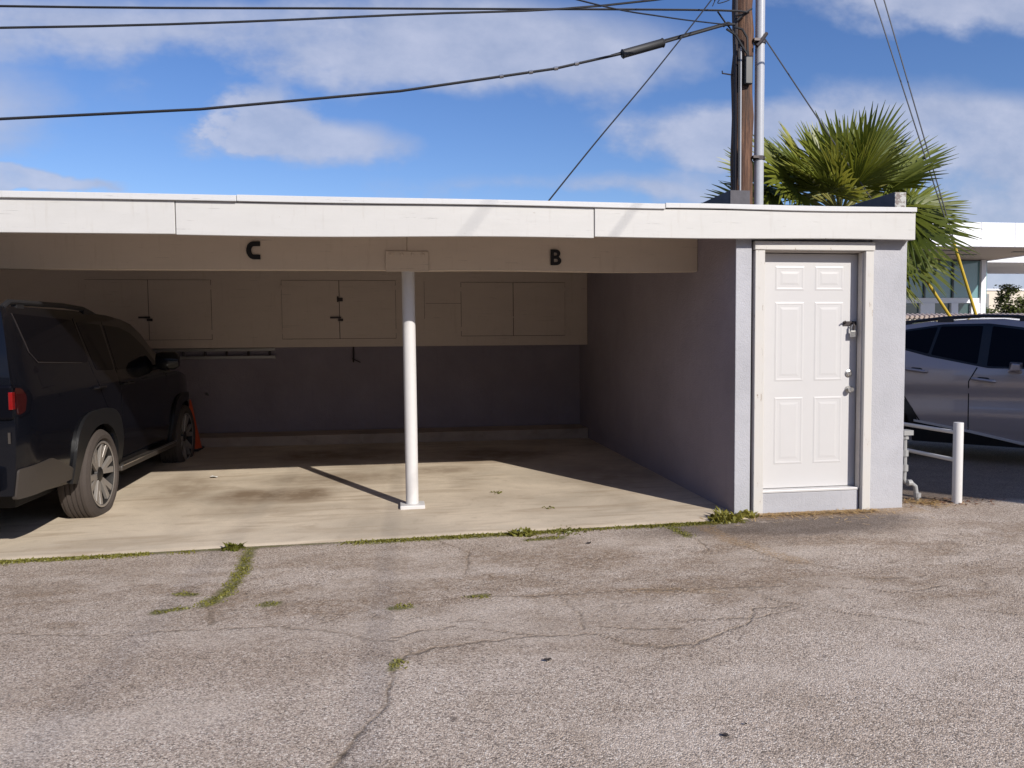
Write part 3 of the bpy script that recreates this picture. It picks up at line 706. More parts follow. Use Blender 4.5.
for d, s in zip(fd, (-1, 1)):
    panel('window', smooth_poly([(-.43,1.745),(-.02,1.73),(.27,1.675),(.57,1.55),(.93,1.315),(-.40,1.312)], .03), M['carglass'], .005, sides=(s,), parent=d)
    for dd, hx in ((d, -.22), (rd[0 if s < 0 else 1], -.98)):
        y = s*(W(hx, 1.17)+.03)
        MB().tube([(hx-.11, y-s*.03, 1.17), (hx-.09, y, 1.172), (hx+.09, y, 1.172), (hx+.11, y-s*.03, 1.17)], .013, 8).build('handle', M['carblack'], dd, smooth=True, local=True)
for s in (-1, 1):
    panel('bumper', smooth_poly([(-2.44,.44),(-2.44,.66),(-2.0,.68),(-1.62,.55),(-1.42,.44)], .03), M['bumper'], .014, .03, sides=(s,))
    for ax in (-1.0, 1.86):
        se = lambda r, a, e=3.3: (r/(abs(math.cos(a))**e+abs(math.sin(a))**e)**(1/e)*math.cos(a), r/(abs(math.cos(a))**e+abs(math.sin(a))**e)**(1/e)*math.sin(a)-.04)
        outer = [se(.575, a_) for a_ in np.linspace(PI*1.0, 0, 23)]; inner = [se(.46, a_, 2.15) for a_ in np.linspace(PI*1.0, 0, 23)]
        if ax > 0: outer = [(-a, b-.03) for a, b in outer[::-1]]; inner = [(-a, b) for a, b in inner[::-1]]
        panel('wheel_flare', [(ax+a, .44+b) for a, b in outer], M['flare'], .026, .06, sides=(s,), hole=[(ax+a, .42+b) for a, b in inner], step=.09)
        wheel(suv, ax, s*.832, .385, .405, .265, .295, s)
    ml = bpy.data.objects.new('mirror', None)
    mm = MB(); y = s*.99
    mm.lathe([(0,-.13),(.07,-.125),(.10,-.08),(.105,.05),(.09,.11),(0,.13)], (.78, y+s*.05, 1.37), 'y', 16); mm.tube([(.80,s*.87,1.29),(.80,s*.96,1.31)], .03, 8)
    for i, v in enumerate(mm.v):
        mm.v[i] = (v[0], v[1], v[2]) if v[2] < 1.2 else (.78+(v[0]-.78)*.8, v[1], v[2])
    mm.build('mirror', M['carblack'], suv, smooth=True, local=True)
    MB().box(-.55, 1.35, s*.80, s*.965, .335, .385).build('running_board', M['bumper'], suv, local=True, bevel=.012)
    MB().tube([(-.52, s*.955, .39), (1.32, s*.955, .39)], .014, 8).build('step_trim', M['steel'], suv, local=True)
    rl = MB().tube([(-2.25,s*.74,1.83),(-2.15,s*.74,1.875),(-1.2,s*.735,1.895),(-.75,s*.735,1.885),(-.55,s*.73,1.855),(-.40,s*.725,1.825)], .022, 8)
    for x in (-2.0, -.72): rl.box(x-.06, x+.06, s*.735-.02, s*.735+.02, 1.82, 1.885)
    rl.build('roof_rail', M['black_plastic'], suv, smooth=True, local=True)
    # rear lamp wrapping the corner
    tl = bpy.data.objects.new('tail_lamp', None)
    lampb = MB(); y1 = s*.60; y2 = s*.884
    lampb.box(-2.475, -2.40, min(y1, y2), max(y1, y2), 1.02, 1.27)
    lamp = lampb.build('tail_lamp', M['carglass'], suv, local=True, bevel=.02)
    panel('side_lens', smooth_poly([(-2.42,1.265),(-2.31,1.26),(-2.27,1.17),(-2.32,1.06),(-2.42,1.03)], .02), M['carglass'], .008, .02, sides=(s,), parent=lamp)
    rb = MB(); rb.box(-2.484, -2.44, min(s*.862, s*.889), max(s*.862, s*.889), 1.095, 1.22); rb.box(-2.484, -2.474, min(s*.61, s*.79), max(s*.61, s*.86), 1.232, 1.252); rb.box(-2.484, -2.474, min(s*.61, s*.79), max(s*.61, s*.86), 1.05, 1.072)
    rb.build('red_lens', M['red'], lamp, local=True, bevel=.004)
    panel('maroon_lens', smooth_poly([(-2.43,1.25),(-2.36,1.24),(-2.34,1.17),(-2.365,1.075),(-2.43,1.05)], .02), M['maroon'], .0095, .01, sides=(s,), parent=lamp)
    cl = MB(); cl.box(-2.486, -2.474, min(s*.61, s*.785), max(s*.61, s*.83), 1.165, 1.2); cl.box(-2.486, -2.474, min(s*.61, s*.785), max(s*.61, s*.83), 1.105, 1.14)
    cl.build('clear_lens', M['clear'], lamp, local=True, bevel=.004)
    MB().box(-2.462, -2.452, min(s*.84, s*.855), max(s*.84, s*.855), .85, .93).build('reflector', M['bumper'], suv, local=True)
gl = MB(); gl.add([(-2.455,-.72,1.30),(-2.455,.72,1.30),(-2.365,.65,1.74),(-2.365,-.65,1.74),(-2.42,-.72,1.30),(-2.42,.72,1.30),(-2.33,.65,1.74),(-2.33,-.65,1.74)], [(0,3,2,1),(4,5,6,7),(0,1,5,4),(1,2,6,5),(2,3,7,6),(3,0,4,7)])
gl.build('rear_window', M['carglass'], suv, local=True)
MB().box(-2.56, -2.44, -.78, .78, .50, .68).build('rear_bumper', M['carblack'], suv, local=True, bevel=.03)
un = MB(); un.box(-2.0, 2.2, -.66, .66, .30, .62); un.build('underbody', M['gap'], suv, local=True)
MB().tube([(-2.2,-.35,.34),(-1.9,-.35,.36)], .10, 12).build('muffler', M['dark_metal'], suv, local=True)

# --- the grey crossover beside the store room
hd = math.radians(-41.7)
ctr = Vector((7.02, 8.55, .02))+Vector((math.sin(-hd), math.cos(hd), 0))*.915
gc = thing('parked_car', 'silver grey crossover parked in shade right of the store room behind the low white rail', 'car', ctr, rot=(0, 0, hd))
gW = [(.14,.84),(.38,.89),(.56,.915),(.68,.893),(.80,.888),(.84,.915),(.95,.925),(1.08,.915),(1.16,.885),(1.60,.735),(1.74,.64)]
def plan_g(x):
    f = 1.0
    if x < -1.3: f -= .14*((-1.3-x)/.65)**2
    if x > 1.6: f -= .2*((x-1.6)/1.0)**2
    return f
gzt = [(-1.95,.85),(-1.92,1.05),(-1.80,1.22),(-1.6,1.40),(-1.3,1.545),(-.9,1.64),(-.45,1.70),(.0,1.722),(.35,1.72),(.62,1.68),(.85,1.58),(1.1,1.42),(1.45,1.19),(1.55,1.13),(2.1,1.03),(2.4,.92),(2.57,.72),(2.6,.5)]
gzb = [(-1.95,.40),(-1.6,.25),(-1.2,.18),(1.8,.16),(2.6,.25)]
body, W, ZT, gpanel = car(gc, gW, plan_g, gzt, gzb, -1.95, 2.6, M['cargrey'], (-1.05, 1.68), .35, .40, .80)
gpanel('window_surround', smooth_poly([(-1.32,1.42),(-.71,1.605),(-.3,1.665),(.2,1.665),(.55,1.61),(.88,1.49),(1.28,1.10),(.2,1.115),(-.45,1.255),(-.72,1.335)], .03), M['flare'], .002)
rd = gpanel('door', smooth_poly([(-.74,1.32),(-.45,1.24),(.08,1.125),(-.01,.95),(0,.35),(-.45,.33),(-.62,.6),(-.80,.9)], .025), M['cargrey'], .0025)
fd = gpanel('door', smooth_poly([(.095,1.12),(.2,1.105),(1.27,1.085),(1.32,.9),(1.3,.4),(1.2,.34),(.012,.35),(.002,.95)], .025), M['cargrey'], .0025)
for i, s in enumerate((-1, 1)):
    gpanel('window', smooth_poly([(-1.22,1.435),(-.71,1.58),(-.36,1.63),(-.455,1.29),(-.72,1.365)], .02), M['carglass'], .005, sides=(s,))
    gpanel('window', smooth_poly([(-.325,1.635),(.135,1.635),(.085,1.165),(-.425,1.28)], .02), M['carglass'], .005, sides=(s,), parent=rd[i])
    gpanel('window', smooth_poly([(.235,1.63),(.53,1.585),(.85,1.47),(1.18,1.12),(.185,1.14)], .02), M['carglass'], .005, sides=(s,), parent=fd[i])
    for d, hx, hz in ((rd[i], -.575, 1.08), (fd[i], .155, .97)):
        y = s*(W(hx, hz)+.03)
        gpanel('handle_recess', smooth_poly([(hx-.07,hz+.04),(hx+.06,hz+.03),(hx+.07,hz-.02),(hx-.06,hz-.01)], .03), M['flare'], .0045, .01, sides=(s,), parent=d)
        MB().tube([(hx-.12, y-s*.03, hz+.015), (hx-.09, y, hz+.012), (hx+.09, y, hz-.014), (hx+.12, y-s*.03, hz-.018)], .019, 8).build('handle', M['cargrey'], d, smooth=True, local=True)
    gpanel('shut_line', [(.078,1.125),(-.008,.95),(-.003,.33),(.008,.33),(.005,.95),(.092,1.122)], M['gap'], .0032, .01, sides=(s,))
    gpanel('shut_line', [(-.82,.9),(-.65,.62),(-.48,.33),(-.47,.34),(-.64,.63),(-.81,.91)], M['gap'], .0032, .01, sides=(s,))
    gpanel('sill_cladding', smooth_poly([(-.62,.17),(-.64,.44),(0,.32),(.57,.18),(1.25,.155),(1.25,.14)], .02), M['flare'], .01, .03, sides=(s,))
    gpanel('sill_trim', [(-.60,.425),(-.60,.452),(.0,.345),(.57,.22),(1.2,.195),(1.2,.165),(.57,.19),(.0,.315)], M['post'], .022, .025, sides=(s,))
    for ax in (-1.05, 1.68):
        outer = [(.50*math.cos(a), .50*math.sin(a)) for a in np.linspace(PI*1.05, -PI*.05, 17)]; inner = [(.40*math.cos(a), .40*math.sin(a)) for a in np.linspace(PI*1.05, -PI*.05, 17)]
        gpanel('wheel_arch', [(ax+a, .35+b) for a, b in outer], M['flare'], .012, .05, sides=(s,), hole=[(ax+a, .35+b) for a, b in inner], step=.12)
        wheel(gc, ax, s*.80, .35, .35, .235, .24, s, 5)
    rl = MB().tube([(-.95,s*.66,1.64),(-.85,s*.66,1.685),(-.3,s*.66,1.745),(.15,s*.655,1.762),(.5,s*.65,1.745),(.75,s*.645,1.70),(.85,s*.64,1.64)], .02, 8)
    for x, z in ((-.75,1.68), (-.28,1.72), (.6,1.71)): rl.box(x-.09, x+.09, s*.66-.018, s*.66+.018, z-.03, z+.025)
    rl.build('roof_rail', M['black_plastic'], gc, smooth=True, local=True)
    mm = MB(); ya, yb = s*.96, s*1.14
    mm.add([(.40,ya,1.075),(.55,ya,1.085),(.55,ya,1.19),(.42,ya,1.20),(.42,yb,1.09),(.52,yb,1.10),(.52,yb,1.17),(.44,yb,1.18)], [(0,1,2,3),(4,7,6,5),(0,4,5,1),(1,5,6,2),(2,6,7,3),(3,7,4,0)])
    mm.tube([(.54,s*.86,1.06),(.50,s*.98,1.09)], .03, 8)
    mm.build('mirror', M['cargrey'], gc, local=True, bevel=.022)
MB().box(-1.6, 2.2, -.62, .62, .2, .55).build('underbody', M['gap'], gc, local=True)

# ------------------------------------------------------------------ rail and pipe beside the store room
gr = thing('guard_rail', 'low white pipe rail with two bars beside the store room wall', 'rail', (5.055, 6.27, 0))
MB().tube([(5.055,6.27,-.05),(5.055,6.27,.735),(5.055,6.27,.74)], [.042,.042,.04], 20).build('post', M['post'], gr, smooth=True)
MB().tube([(5.055,8.7,-.05),(5.055,8.7,.735)], .054, 20).build('post', M['post'], gr, smooth=True)
for z in (.645, .39): MB().tube([(5.06,6.32,z),(5.06,8.65,z)], .019, 14).build('rail', M['post'], gr, smooth=True)
gp = MB(); gp.tube([(4.685,6.5,.62),(4.69,6.5,.30),(4.685,6.5,.20),(4.70,6.5,.165),(4.74,6.47,.16),(4.775,6.46,.13),(4.79,6.45,.0)], .021, 10)
for z in (.60, .44, .30): gp.lathe([(.0,-.03),(.034,-.03),(.034,.03),(0,.03)], (4.687, 6.5, z), 'z', 10)
gp.box(4.645, 4.74, 6.45, 6.55, .61, .655); gp.lathe([(0,-.02),(.032,-.02),(.032,.02),(0,.02)], (4.79, 6.45, .05), 'z', 10); gp.lathe([(0,-.02),(.03,-.02),(.03,.02),(0,.02)], (4.725, 6.475, .162), 'x', 10)
tag(gp.build('gas_pipe', M['pipe'], smooth=True), 'grey gas pipe with elbow joints rising beside the store room wall behind the rail', 'pipe')

# ------------------------------------------------------------------ utility pole, cables
up = thing('utility_pole', 'brown wooden utility pole rising behind the carport roof', 'pole', (5.66, 12.1, 0))
pl = MB(); pts = []; rr = []
for i in range(36):
    z = -.3+i*.34; pts.append((5.69+.012*math.sin(i*1.7), 12.1+.01*math.cos(i*2.1), z)); rr.append(.195-.0015*i+.004*math.sin(i*2.9))
pl.tube(pts, rr, 28).build('shaft', M['pole'], up, smooth=True)
MB().tube([(5.95,12.02,-.2),(5.95,12.02,4.45),(5.955,12.02,11.4)], [.078,.078,.072], 16).build('conduit', M['conduit'], up, smooth=True)
for z in (4.47, 6.33):
    br = MB(); br.lathe([(.088,-.03),(.094,-.03),(.094,.03),(.088,.03)], (5.95, 12.02, z), 'z', 16, closed=True); br.box(5.80, 5.90, 11.90, 12.0, z-.02, z+.02); br.build('conduit_bracket', M['dark_metal'], up)
MB().tube([(6.02,11.93,6.44),(5.9,11.90,6.28),(5.84,11.9,6.22)], .03, 6).build('cable_clamp', M['dark_metal'], up)
MB().tube([(5.53,12.0,-.2),(5.53,12.0,11)], .03, 8).build('shade_side_strip', M['dark_metal'], up)  # dark strip added to imitate the shaded left side of the pole
MB().tube([(5.59,11.915,-.2),(5.575,11.91,6.2)], .014, 6).build('ground_wire', M['conduit'], up)
MB().box(5.62, 5.745, 11.83, 11.925, 5.60, 6.04).build('junction_box', M['black_plastic'], up, bevel=.012)
st = MB(); st.tube([(5.5,12.05,5.80),(5.30,12.0,5.80),(5.30,12.0,5.84)], .011, 6); st.build('step_bolt', M['dark_metal'], up)
lp = MB()
lp.tube([(5.30,11.85,6.44),(5.46,11.86,6.36),(5.56,11.87,6.22),(5.66,11.87,6.08),(5.68,11.88,6.03)], .018, 6)
lp.tube([(5.46,11.9,6.50),(5.58,11.88,6.46),(5.66,11.87,6.33),(5.67,11.87,6.12),(5.69,11.88,6.03)], .018, 6)
lp.tube([(5.50,11.9,6.6),(5.62,11.88,6.72),(5.75,11.9,6.8)], .016, 6); lp.tube([(5.54,11.91,6.3),(5.55,11.9,4.0)], .012, 5)
lp.tube([(5.15,11.85,6.70),(5.30,11.9,6.56),(5.45,11.92,6.42)], .014, 5); lp.tube([(5.25,11.85,6.48),(5.33,11.88,6.55),(5.45,11.92,6.54)], .02, 5)
lp.build('drop_wire', M['cable'], up)
def cable(name, pts, r, label, cat='cable', mat='cable', group=None, n=6):
    # smooth through the points
    P = [Vector(p) for p in pts]; out = []
    for i in range(len(P)-1):
        p0, p1, p2, p3 = P[max(i-1, 0)], P[i], P[i+1], P[min(i+2, len(P)-1)]
        for k in range(n):
            t = k/n
            out.append(.5*((2*p1)+(-p0+p2)*t+(2*p0-5*p1+4*p2-p3)*t*t+(-p0+3*p1-3*p2+p3)*t**3))
    out.append(P[-1])
    return tag(MB().tube(out, r, 6).build(name, M[mat], smooth=True), label, cat, group)
ca = thing('overhead_cable', 'thick black cable with a long splice case sagging left from the pole', 'cable', (5.4, 11.85, 6.5))
P = [(5.46,11.9,6.54),(5.25,11.8,6.48),(4.18,11.8,6.14),(3.54,11.8,5.95),(2.5,11.8,5.68),(.15,11.8,5.25),(-2.7,11.8,4.88),(-5.35,11.8,4.65),(-9,11.8,4.5),(-16,11.8,4.6),(-30,11.8,5.6)]
MB().tube(P, .02, 8).build('cable_run', M['cable'], ca, smooth=True)
MB().tube([(5.3,11.8,6.52),(4.2,11.83,6.19),(3.4,11.83,5.935)], .012, 6).build('support_strand', M['cable'], ca, smooth=True)
a = Vector((3.56,11.8,5.945)); b = Vector((4.25,11.8,6.16)); d = b-a
MB().tube([a, a+d*.03, a+d*.06, a+d*.94, a+d*.97, b], [.05,.075,.065,.065,.075,.05], 12).build('splice_case', plain('splice_plastic', (.03, .03, .032), .6), ca, smooth=True)
for t in (.35, .6, .9, 1.25):
    q = Vector((3.3-t*1.3, 11.8, 0)); zz = np.interp(q.x, [p[0] for p in P[::-1]], [p[2] for p in P[::-1]])
    MB().tube([(q.x-.03,11.8,zz-.006),(q.x+.03,11.8,zz+.006)], .03, 8).build('cable_clamp', M['steel'], ca)
cable('overhead_cable', [(5.5,11.95,6.69),(5.17,11.8,6.70),(.17,11.8,6.45),(-5.29,11.8,6.18),(-14,11.8,5.9),(-30,11.8,6.0)], .016, 'almost level thin black cable running left from the pole near the top of the view')
cable('overhead_cable', [(10,10.2,7.4),(3.82,11.0,6.44),(.16,11.0,6.03),(-4.94,11.0,5.59),(-14,11.0,5.1),(-30,11.0,5.3)], .015, 'thin black cable slanting gently across the sky above the thick spliced cable')
cable('overhead_cable', [(5.47,11.95,6.55),(4.68,11.0,6.16),(3.6,10.0,5.78),(2.3,8.9,5.42),(.0,7.2,5.1),(-4,4.2,4.9),(-14,-3,5.6)], .010, 'short thin black wire from the pole that leaves at the top edge')
cable('overhead_cable', [(5.6,11.95,9.1),(5.55,4,8.95),(5.5,-4,8.95),(5.45,-14,9.2)], .008, 'high black cable from the pole over the alley, shadowing the left fascia board')
cable('overhead_cable', [(5.62,11.95,7.62),(5.56,4,7.4),(5.5,-4,7.38),(5.45,-14,7.7)], .008, 'lower black cable from the pole over the alley, shadowing the right fascia board')
cable('service_wire', [(5.5,11.95,8.0),(5.02,11.2,6.95),(3.6,10.0,5.22),(2.4,9.1,3.85),(1.35,8.3,2.62)], .010, 'single thin wire dropping steeply from the pole to the carport roof', 'wire')
cable('tie_wire', [(4.75,11.05,6.5),(4.86,11.0,6.75),(4.95,11.0,6.85),(4.9,11.0,6.62),(4.78,11.0,6.45),(4.98,11.0,6.52),(4.8,11.0,6.56),(4.7,11.0,6.4)], .007, 'small loose curl of wire on the steep roof wire beside the pole', 'wire', n=5)
for (px, pz, gx, gz, bx_, Y, lab) in ((5.75, 13.0, 9.80, 3.20, 10.9, 12.4, 'pair of parallel guy wires with a yellow guard, coming from high on the pole'), (5.98, 6.55, 9.23, 2.60, 11.3, 12.4, 'single guy wire with a yellow guard running down from the conduit behind the palm')):
    g = thing('guy_wire', lab, 'guy wire', (bx_, Y, -.1))
    dirv = Vector((gx-px, 0, gz-pz))
    zz = gz+(bx_-gx)*(gz-pz)/(gx-px)*(.98)
    end = Vector((gx+(gz+.1)/(2.7 if pz > 10 else 1.33), Y, -.1)); dirv = end-Vector((gx, Y, gz))
    MB().tube([(px, 12.1, pz), (gx, Y, gz), tuple(end)], .011, 6).build('strand', M['wire'], g)
    if pz > 10: MB().tube([(px+.18, 12.1, pz+.6), (gx+.05, Y+.02, gz), tuple(end+Vector((.05, .02, 0)))], .011, 6).build('strand', M['wire'], g)
    MB().tube([(gx, Y-.02, gz), tuple(end-dirv.normalized()*.2+Vector((0, -.02, 0)))], .026, 10).build('guard', M['guard'], g, smooth=True)

# ------------------------------------------------------------------ palm
def make_palm():
    C0 = Vector((8.0, 13.0, 3.72))
    pt = thing('palm_tree', 'green fan palm behind the store room roof next to the pole', 'palm tree', (C0.x, C0.y, -.2))
    tr = MB(); pts = []; rs = []
    for i in range(30):
        z = -.3+i*.125; pts.append((C0.x+.02*math.sin(i), C0.y, z)); rs.append(.24+.03*(i % 2)-.001*i+.1*max(0, (i-22)/8))
    tr.tube(pts, rs, 16).build('trunk', M['trunk'], pt, smooth=True)
    def frond(az, el, pet, R, mat, spread=118, nseg=44, droop=.35, roll=0, bend=.25):
        a = Vector((math.cos(az)*math.cos(el), math.sin(az)*math.cos(el), math.sin(el)))
        up = Vector((0, 0, 1)); side = a.cross(up)
        side = side.normalized() if side.length > .05 else Vector((1, 0, 0))
        nrm = side.cross(a).normalized()
        p = []
        for i in range(7):
            t = i/6; p.append(C0+a*(.12+pet*t)+Vector((0, 0, -bend*pet*t*t)))
        ax = (p[-1]-p[-2]).normalized(); side = ax.cross(nrm).normalized(); nrm = side.cross(ax)
        side, nrm = side*math.cos(roll)+nrm*math.sin(roll), nrm*math.cos(roll)-side*math.sin(roll)
        f = MB(); e = p[-1]; dphi = math.radians(2*spread)/nseg
        for k in range(nseg):
            ph = -math.radians(spread)+dphi*(k+.5)
            L = R*(.72+.28*math.cos(ph*.8))*random.uniform(.9, 1.06)
            d = ax*math.cos(ph)+side*math.sin(ph); q = side*math.cos(ph)-ax*math.sin(ph)
            d = (d+nrm*(.16+.10*math.cos(2*ph))+Vector((0,0,random.uniform(-.04,.04)))).normalized()
            base = []; dr = droop*random.uniform(.6, 1.3)
            tw = random.uniform(-.5, .5)
            for t, wf in ((.03, 1), (.28, 1), (.48, 1.0), (.66, .78), (.84, .42), (1, .03)):
                w = (dphi*L*min(t, .52)*.52)*wf+.002
                c = e+d*(L*t)-Vector((0, 0, 1))*(dr*L*max(0, t-.3)**2)
                qq = (q*math.cos(tw*max(0, t-.4))+nrm*math.sin(tw*max(0, t-.4)))
                base.append((c-qq*w-nrm*w*.45, c+nrm*w*.45, c+qq*w-nrm*w*.45))
            vs = [v for b in base for v in b]; fs = []
            for i in range(5):
                for j in range(2): fs.append((i*3+j, i*3+j+1, i*3+j+4, i*3+j+3))
            f.add(vs, fs)
        o = f.build('frond', M[mat], pt, smooth=False)
        MB().tube(p, [.022]*5+[.016, .012], 6).build('stalk', M['petiole'], o)
        return o
    R = math.radians
    spec = [ # az, el, petiole, radius, mat, spread, roll
      (R(-70), R(66), 1.0, 1.25, 'palm', 120, 0), (R(20), R(60), .95, 1.2, 'palm', 115, .2), (R(150), R(52), .95, 1.15, 'palm', 112, 0),
      (R(-8), R(22), 1.05, 1.2, 'palm', 105, -.7), (R(10), R(30), 1.0, 1.15, 'palm', 110, -.3), (R(-25), R(2), .95, 1.2, 'palm', 100, -.9), (R(-5), R(4), .85, 1.15, 'palm', 100, -.6),
      (R(-40), R(-35), .7, 1.15, 'palm', 85, -.5), (R(-15), R(-48), .65, 1.2, 'palm', 80, -.2), (R(-60), R(-60), .55, 1.2, 'palm_dry', 60, 0), (R(-20), R(-70), .5, 1.25, 'palm', 55, .3), (R(15), R(-55), .6, 1.1, 'palm_yellow', 60, 0),
      (R(178), R(20), 1.0, 1.05, 'palm', 105, .5), (R(190), R(35), 1.0, 1.05, 'palm', 105, .7), (R(200), R(8), 1.05, 1.0, 'palm', 100, .6), (R(172), R(30), 1.25, 1.0, 'palm', 100, .2),
      (R(225), R(30), .8, 1.0, 'palm', 110, .4), (R(-100), R(40), .7, 1.05, 'palm', 110, 0), (R(-50), R(32), .8, 1.05, 'palm', 110, -.4), (R(60), R(40), .9, 1.15, 'palm', 110, 0), (R(110), R(35), .9, 1.15, 'palm', 110, 0),
      (R(95), R(65), .9, 1.15, 'palm', 110, 0), (R(-120), R(72), .55, .95, 'palm_yellow', 30, .6), (R(230), R(50), .75, 1.0, 'palm_yellow', 34, .9), (R(-60), R(55), .6, .9, 'palm_yellow', 30, -.8), (R(240), R(25), .7, 1.05, 'palm_yellow', 40, .8),
      (R(-80), R(82), .95, .9, 'palm', 60, 0), (R(-30), R(45), 1.0, 1.15, 'palm', 112, -.5), (R(165), R(62), 1.0, 1.1, 'palm_yellow', 45, .3), (R(-85), R(-30), .6, 1.0, 'palm', 90, 0)]
    spec += [(R(165), R(66), 1.15, 1.1, 'palm_yellow', 40, .4), (R(-75), R(62), .8, .95, 'palm_yellow', 26, .5), (R(-125), R(48), .8, 1.0, 'palm_yellow', 34, -.5), (R(5), R(48), 1.1, 1.2, 'palm', 112, -.4),
      (R(-88), R(80), .45, 1.55, 'palm', 108, 0), (R(178), R(30), 1.4, 1.15, 'palm', 105, .8), (R(186), R(40), 1.25, 1.15, 'palm', 105, .9), (R(172), R(20), 1.45, 1.1, 'palm', 100, .9), (R(195), R(52), 1.1, 1.1, 'palm', 100, .5),
      (R(-4), R(14), 1.15, 1.15, 'palm', 90, -1.0), (R(-10), R(-14), 1.05, 1.15, 'palm', 80, -.9), (R(140), R(72), .9, 1.15, 'palm', 100, .2), (R(40), R(75), .8, 1.25, 'palm', 100, -.2), (R(200), R(45), .8, 1.1, 'palm_yellow', 50, .5)]
    for az, el, pet, r, mat, spread, roll in spec:
        frond(az, el, pet, r, mat, spread, max(12, int(spread*.28)), random.uniform(.05, .22), roll, random.uniform(.15, .3))
make_palm()

# ------------------------------------------------------------------ background right
mb_ = thing('modern_building', 'white modern building with wide flat canopy and tall teal glass front', 'building', (32, 38, -.25))
MB().box(14, 34.2, 34, 34.3, 5.98, 7.15).build('canopy_fascia', M['bwhite'], mb_)
MB().box(34.0, 34.4, 34.32, 41.2, 6.0, 7.1).build('canopy_end', M['bwhite'], mb_)
cs = MB()
for x in (28.4, 30.27): cs.box(x-.012, x+.012, 33.993, 33.999, 5.98, 7.15)
cs.build('panel_joint', plain('joint_grey', (.45, .45, .47), .6), mb_)
MB().box(14, 33.98, 34.32, 41.5, 6.02, 6.9).build('soffit', M['soffit'], mb_)
sl = MB()
for x, y in ((30.2, 37.6), (33.0, 36.2), (28.5, 36)): sl.box(x-.9, x+.9, y-.12, y+.12, 6.0, 6.015)
sl.build('soffit_slot', M['mullion'], mb_)
MB().box(34.45, 52, 42.5, 50, 6.15, 6.62).build('rear_canopy', M['bwhite'], mb_)
MB().box(20, 33.9, 40.06, 40.14, 3.84, 6.0).build('upper_glass', M['bglass'], mb_)
MB().box(20, 33.9, 40.06, 40.14, -.2, 3.52).build('lower_glass', M['bglass_dark'], mb_)
MB().box(20, 33.45, 39.98, 40.2, 3.54, 3.82).build('spandrel', M['bwhite'], mb_)
for x0, x1 in ((33.42, 33.72), (31.55, 31.98), (32.82, 33.38), (29.6, 30.5)):
    MB().box(x0, x1, 39.9, 40.3, -.2, 6.0 if x0 > 33.4 else 3.53).build('column', M['bwhite'], mb_)
ml = MB()
for x in (31.68, 29.9, 28.2): ml.box(x-.05, x+.05, 39.97, 40.05, 3.83, 6.0)
ml.box(20, 33.4, 39.98, 40.05, 5.93, 6.0); ml.build('mullion', M['mullion'], mb_)
bl = MB()
for x in (31.9, 32.25, 32.6, 30.6): bl.box(x, x+.16, 40.2, 40.25, 3.9, 5.9)
bl.build('curtain', M['bwhite'], mb_)
MB().box(20, 52, 46, 47, -.2, 3.0).build('interior_wall', M['soffit'], mb_)
cbld = thing('cream_building', 'low cream wall of a distant building with flat top behind the small trees', 'building', (58, 62, -.25))
MB().box(49.6, 80, 60, 70, -.25, 5.62).build('wall', M['cream'], cbld); MB().box(49.5, 80.1, 59.9, 70, 5.63, 5.78).build('coping', M['bwhite'], cbld)
MB().box(49.4, 50.6, 59.5, 59.9, 2, 5.3).build('end_pier', plain('grey_pier', (.25, .25, .24), .8), cbld)
tw = thing('tile_topped_wall', 'low pinkish wall capped with clay barrel tiles behind the grey car', 'wall', (20, 25.1, -.25))
MB().box(9, 34, 25, 25.2, -.25, 2.2).build('wall', M['cream'], tw)
tl = MB()
for i in range(132):
    x = 9+i*.19
    tl.tube([(x, 24.85, 2.27), (x, 25.1, 2.35), (x, 25.35, 2.27)], .07, 8)
tl.build('tile_coping', M['tile'], tw, smooth=True)
def small_tree(x, y, h, r, label, n=5000):
    t = thing('tree', label, 'tree', (x, y, -.25), 'small trees in front of the cream building')
    tk = MB(); tk.tube([(x, y, -.25), (x+.05, y, h*.35), (x-.03, y, h*.7)], [.09, .07, .03], 8)
    for k in range(7):
        a = random.random()*6.28; tk.tube([(x, y, h*.35), (x+math.cos(a)*r*.6, y+math.sin(a)*r*.6, h*(.55+.3*random.random()))], [.04, .012], 5)
    tk.build('trunk', M['bark'], t)
    cr = MB(); cl = [(random.gauss(0, .45)*r, random.gauss(0, .45)*r, h*.62+random.gauss(0, .2)*h*.8) for _ in range(26)]
    for i in range(n):
        c = random.choice(cl); p = Vector((x+c[0]+random.gauss(0, .16)*r, y+c[1]+random.gauss(0, .16)*r, min(h, max(h*.4, c[2]+random.gauss(0, .14)*r))))
        d = Vector((random.gauss(0, 1), random.gauss(0, 1), random.gauss(0, 1))).normalized(); q = d.orthogonal().normalized(); s = random.uniform(.07, .14)
        cr.add([p-d*s, p+q*s*.5, p+d*s, p-q*s*.5], [(0,1,2,3)])
    cr.build('crown', M['treeleaf'], t)
small_tree(40.3, 45, 5.0, 1.3, 'bushy dark green tree before the cream building, the larger one')
small_tree(38.2, 45.5, 4.3, .7, 'slim yellow green tree beside the white column, the smaller one', 2200)
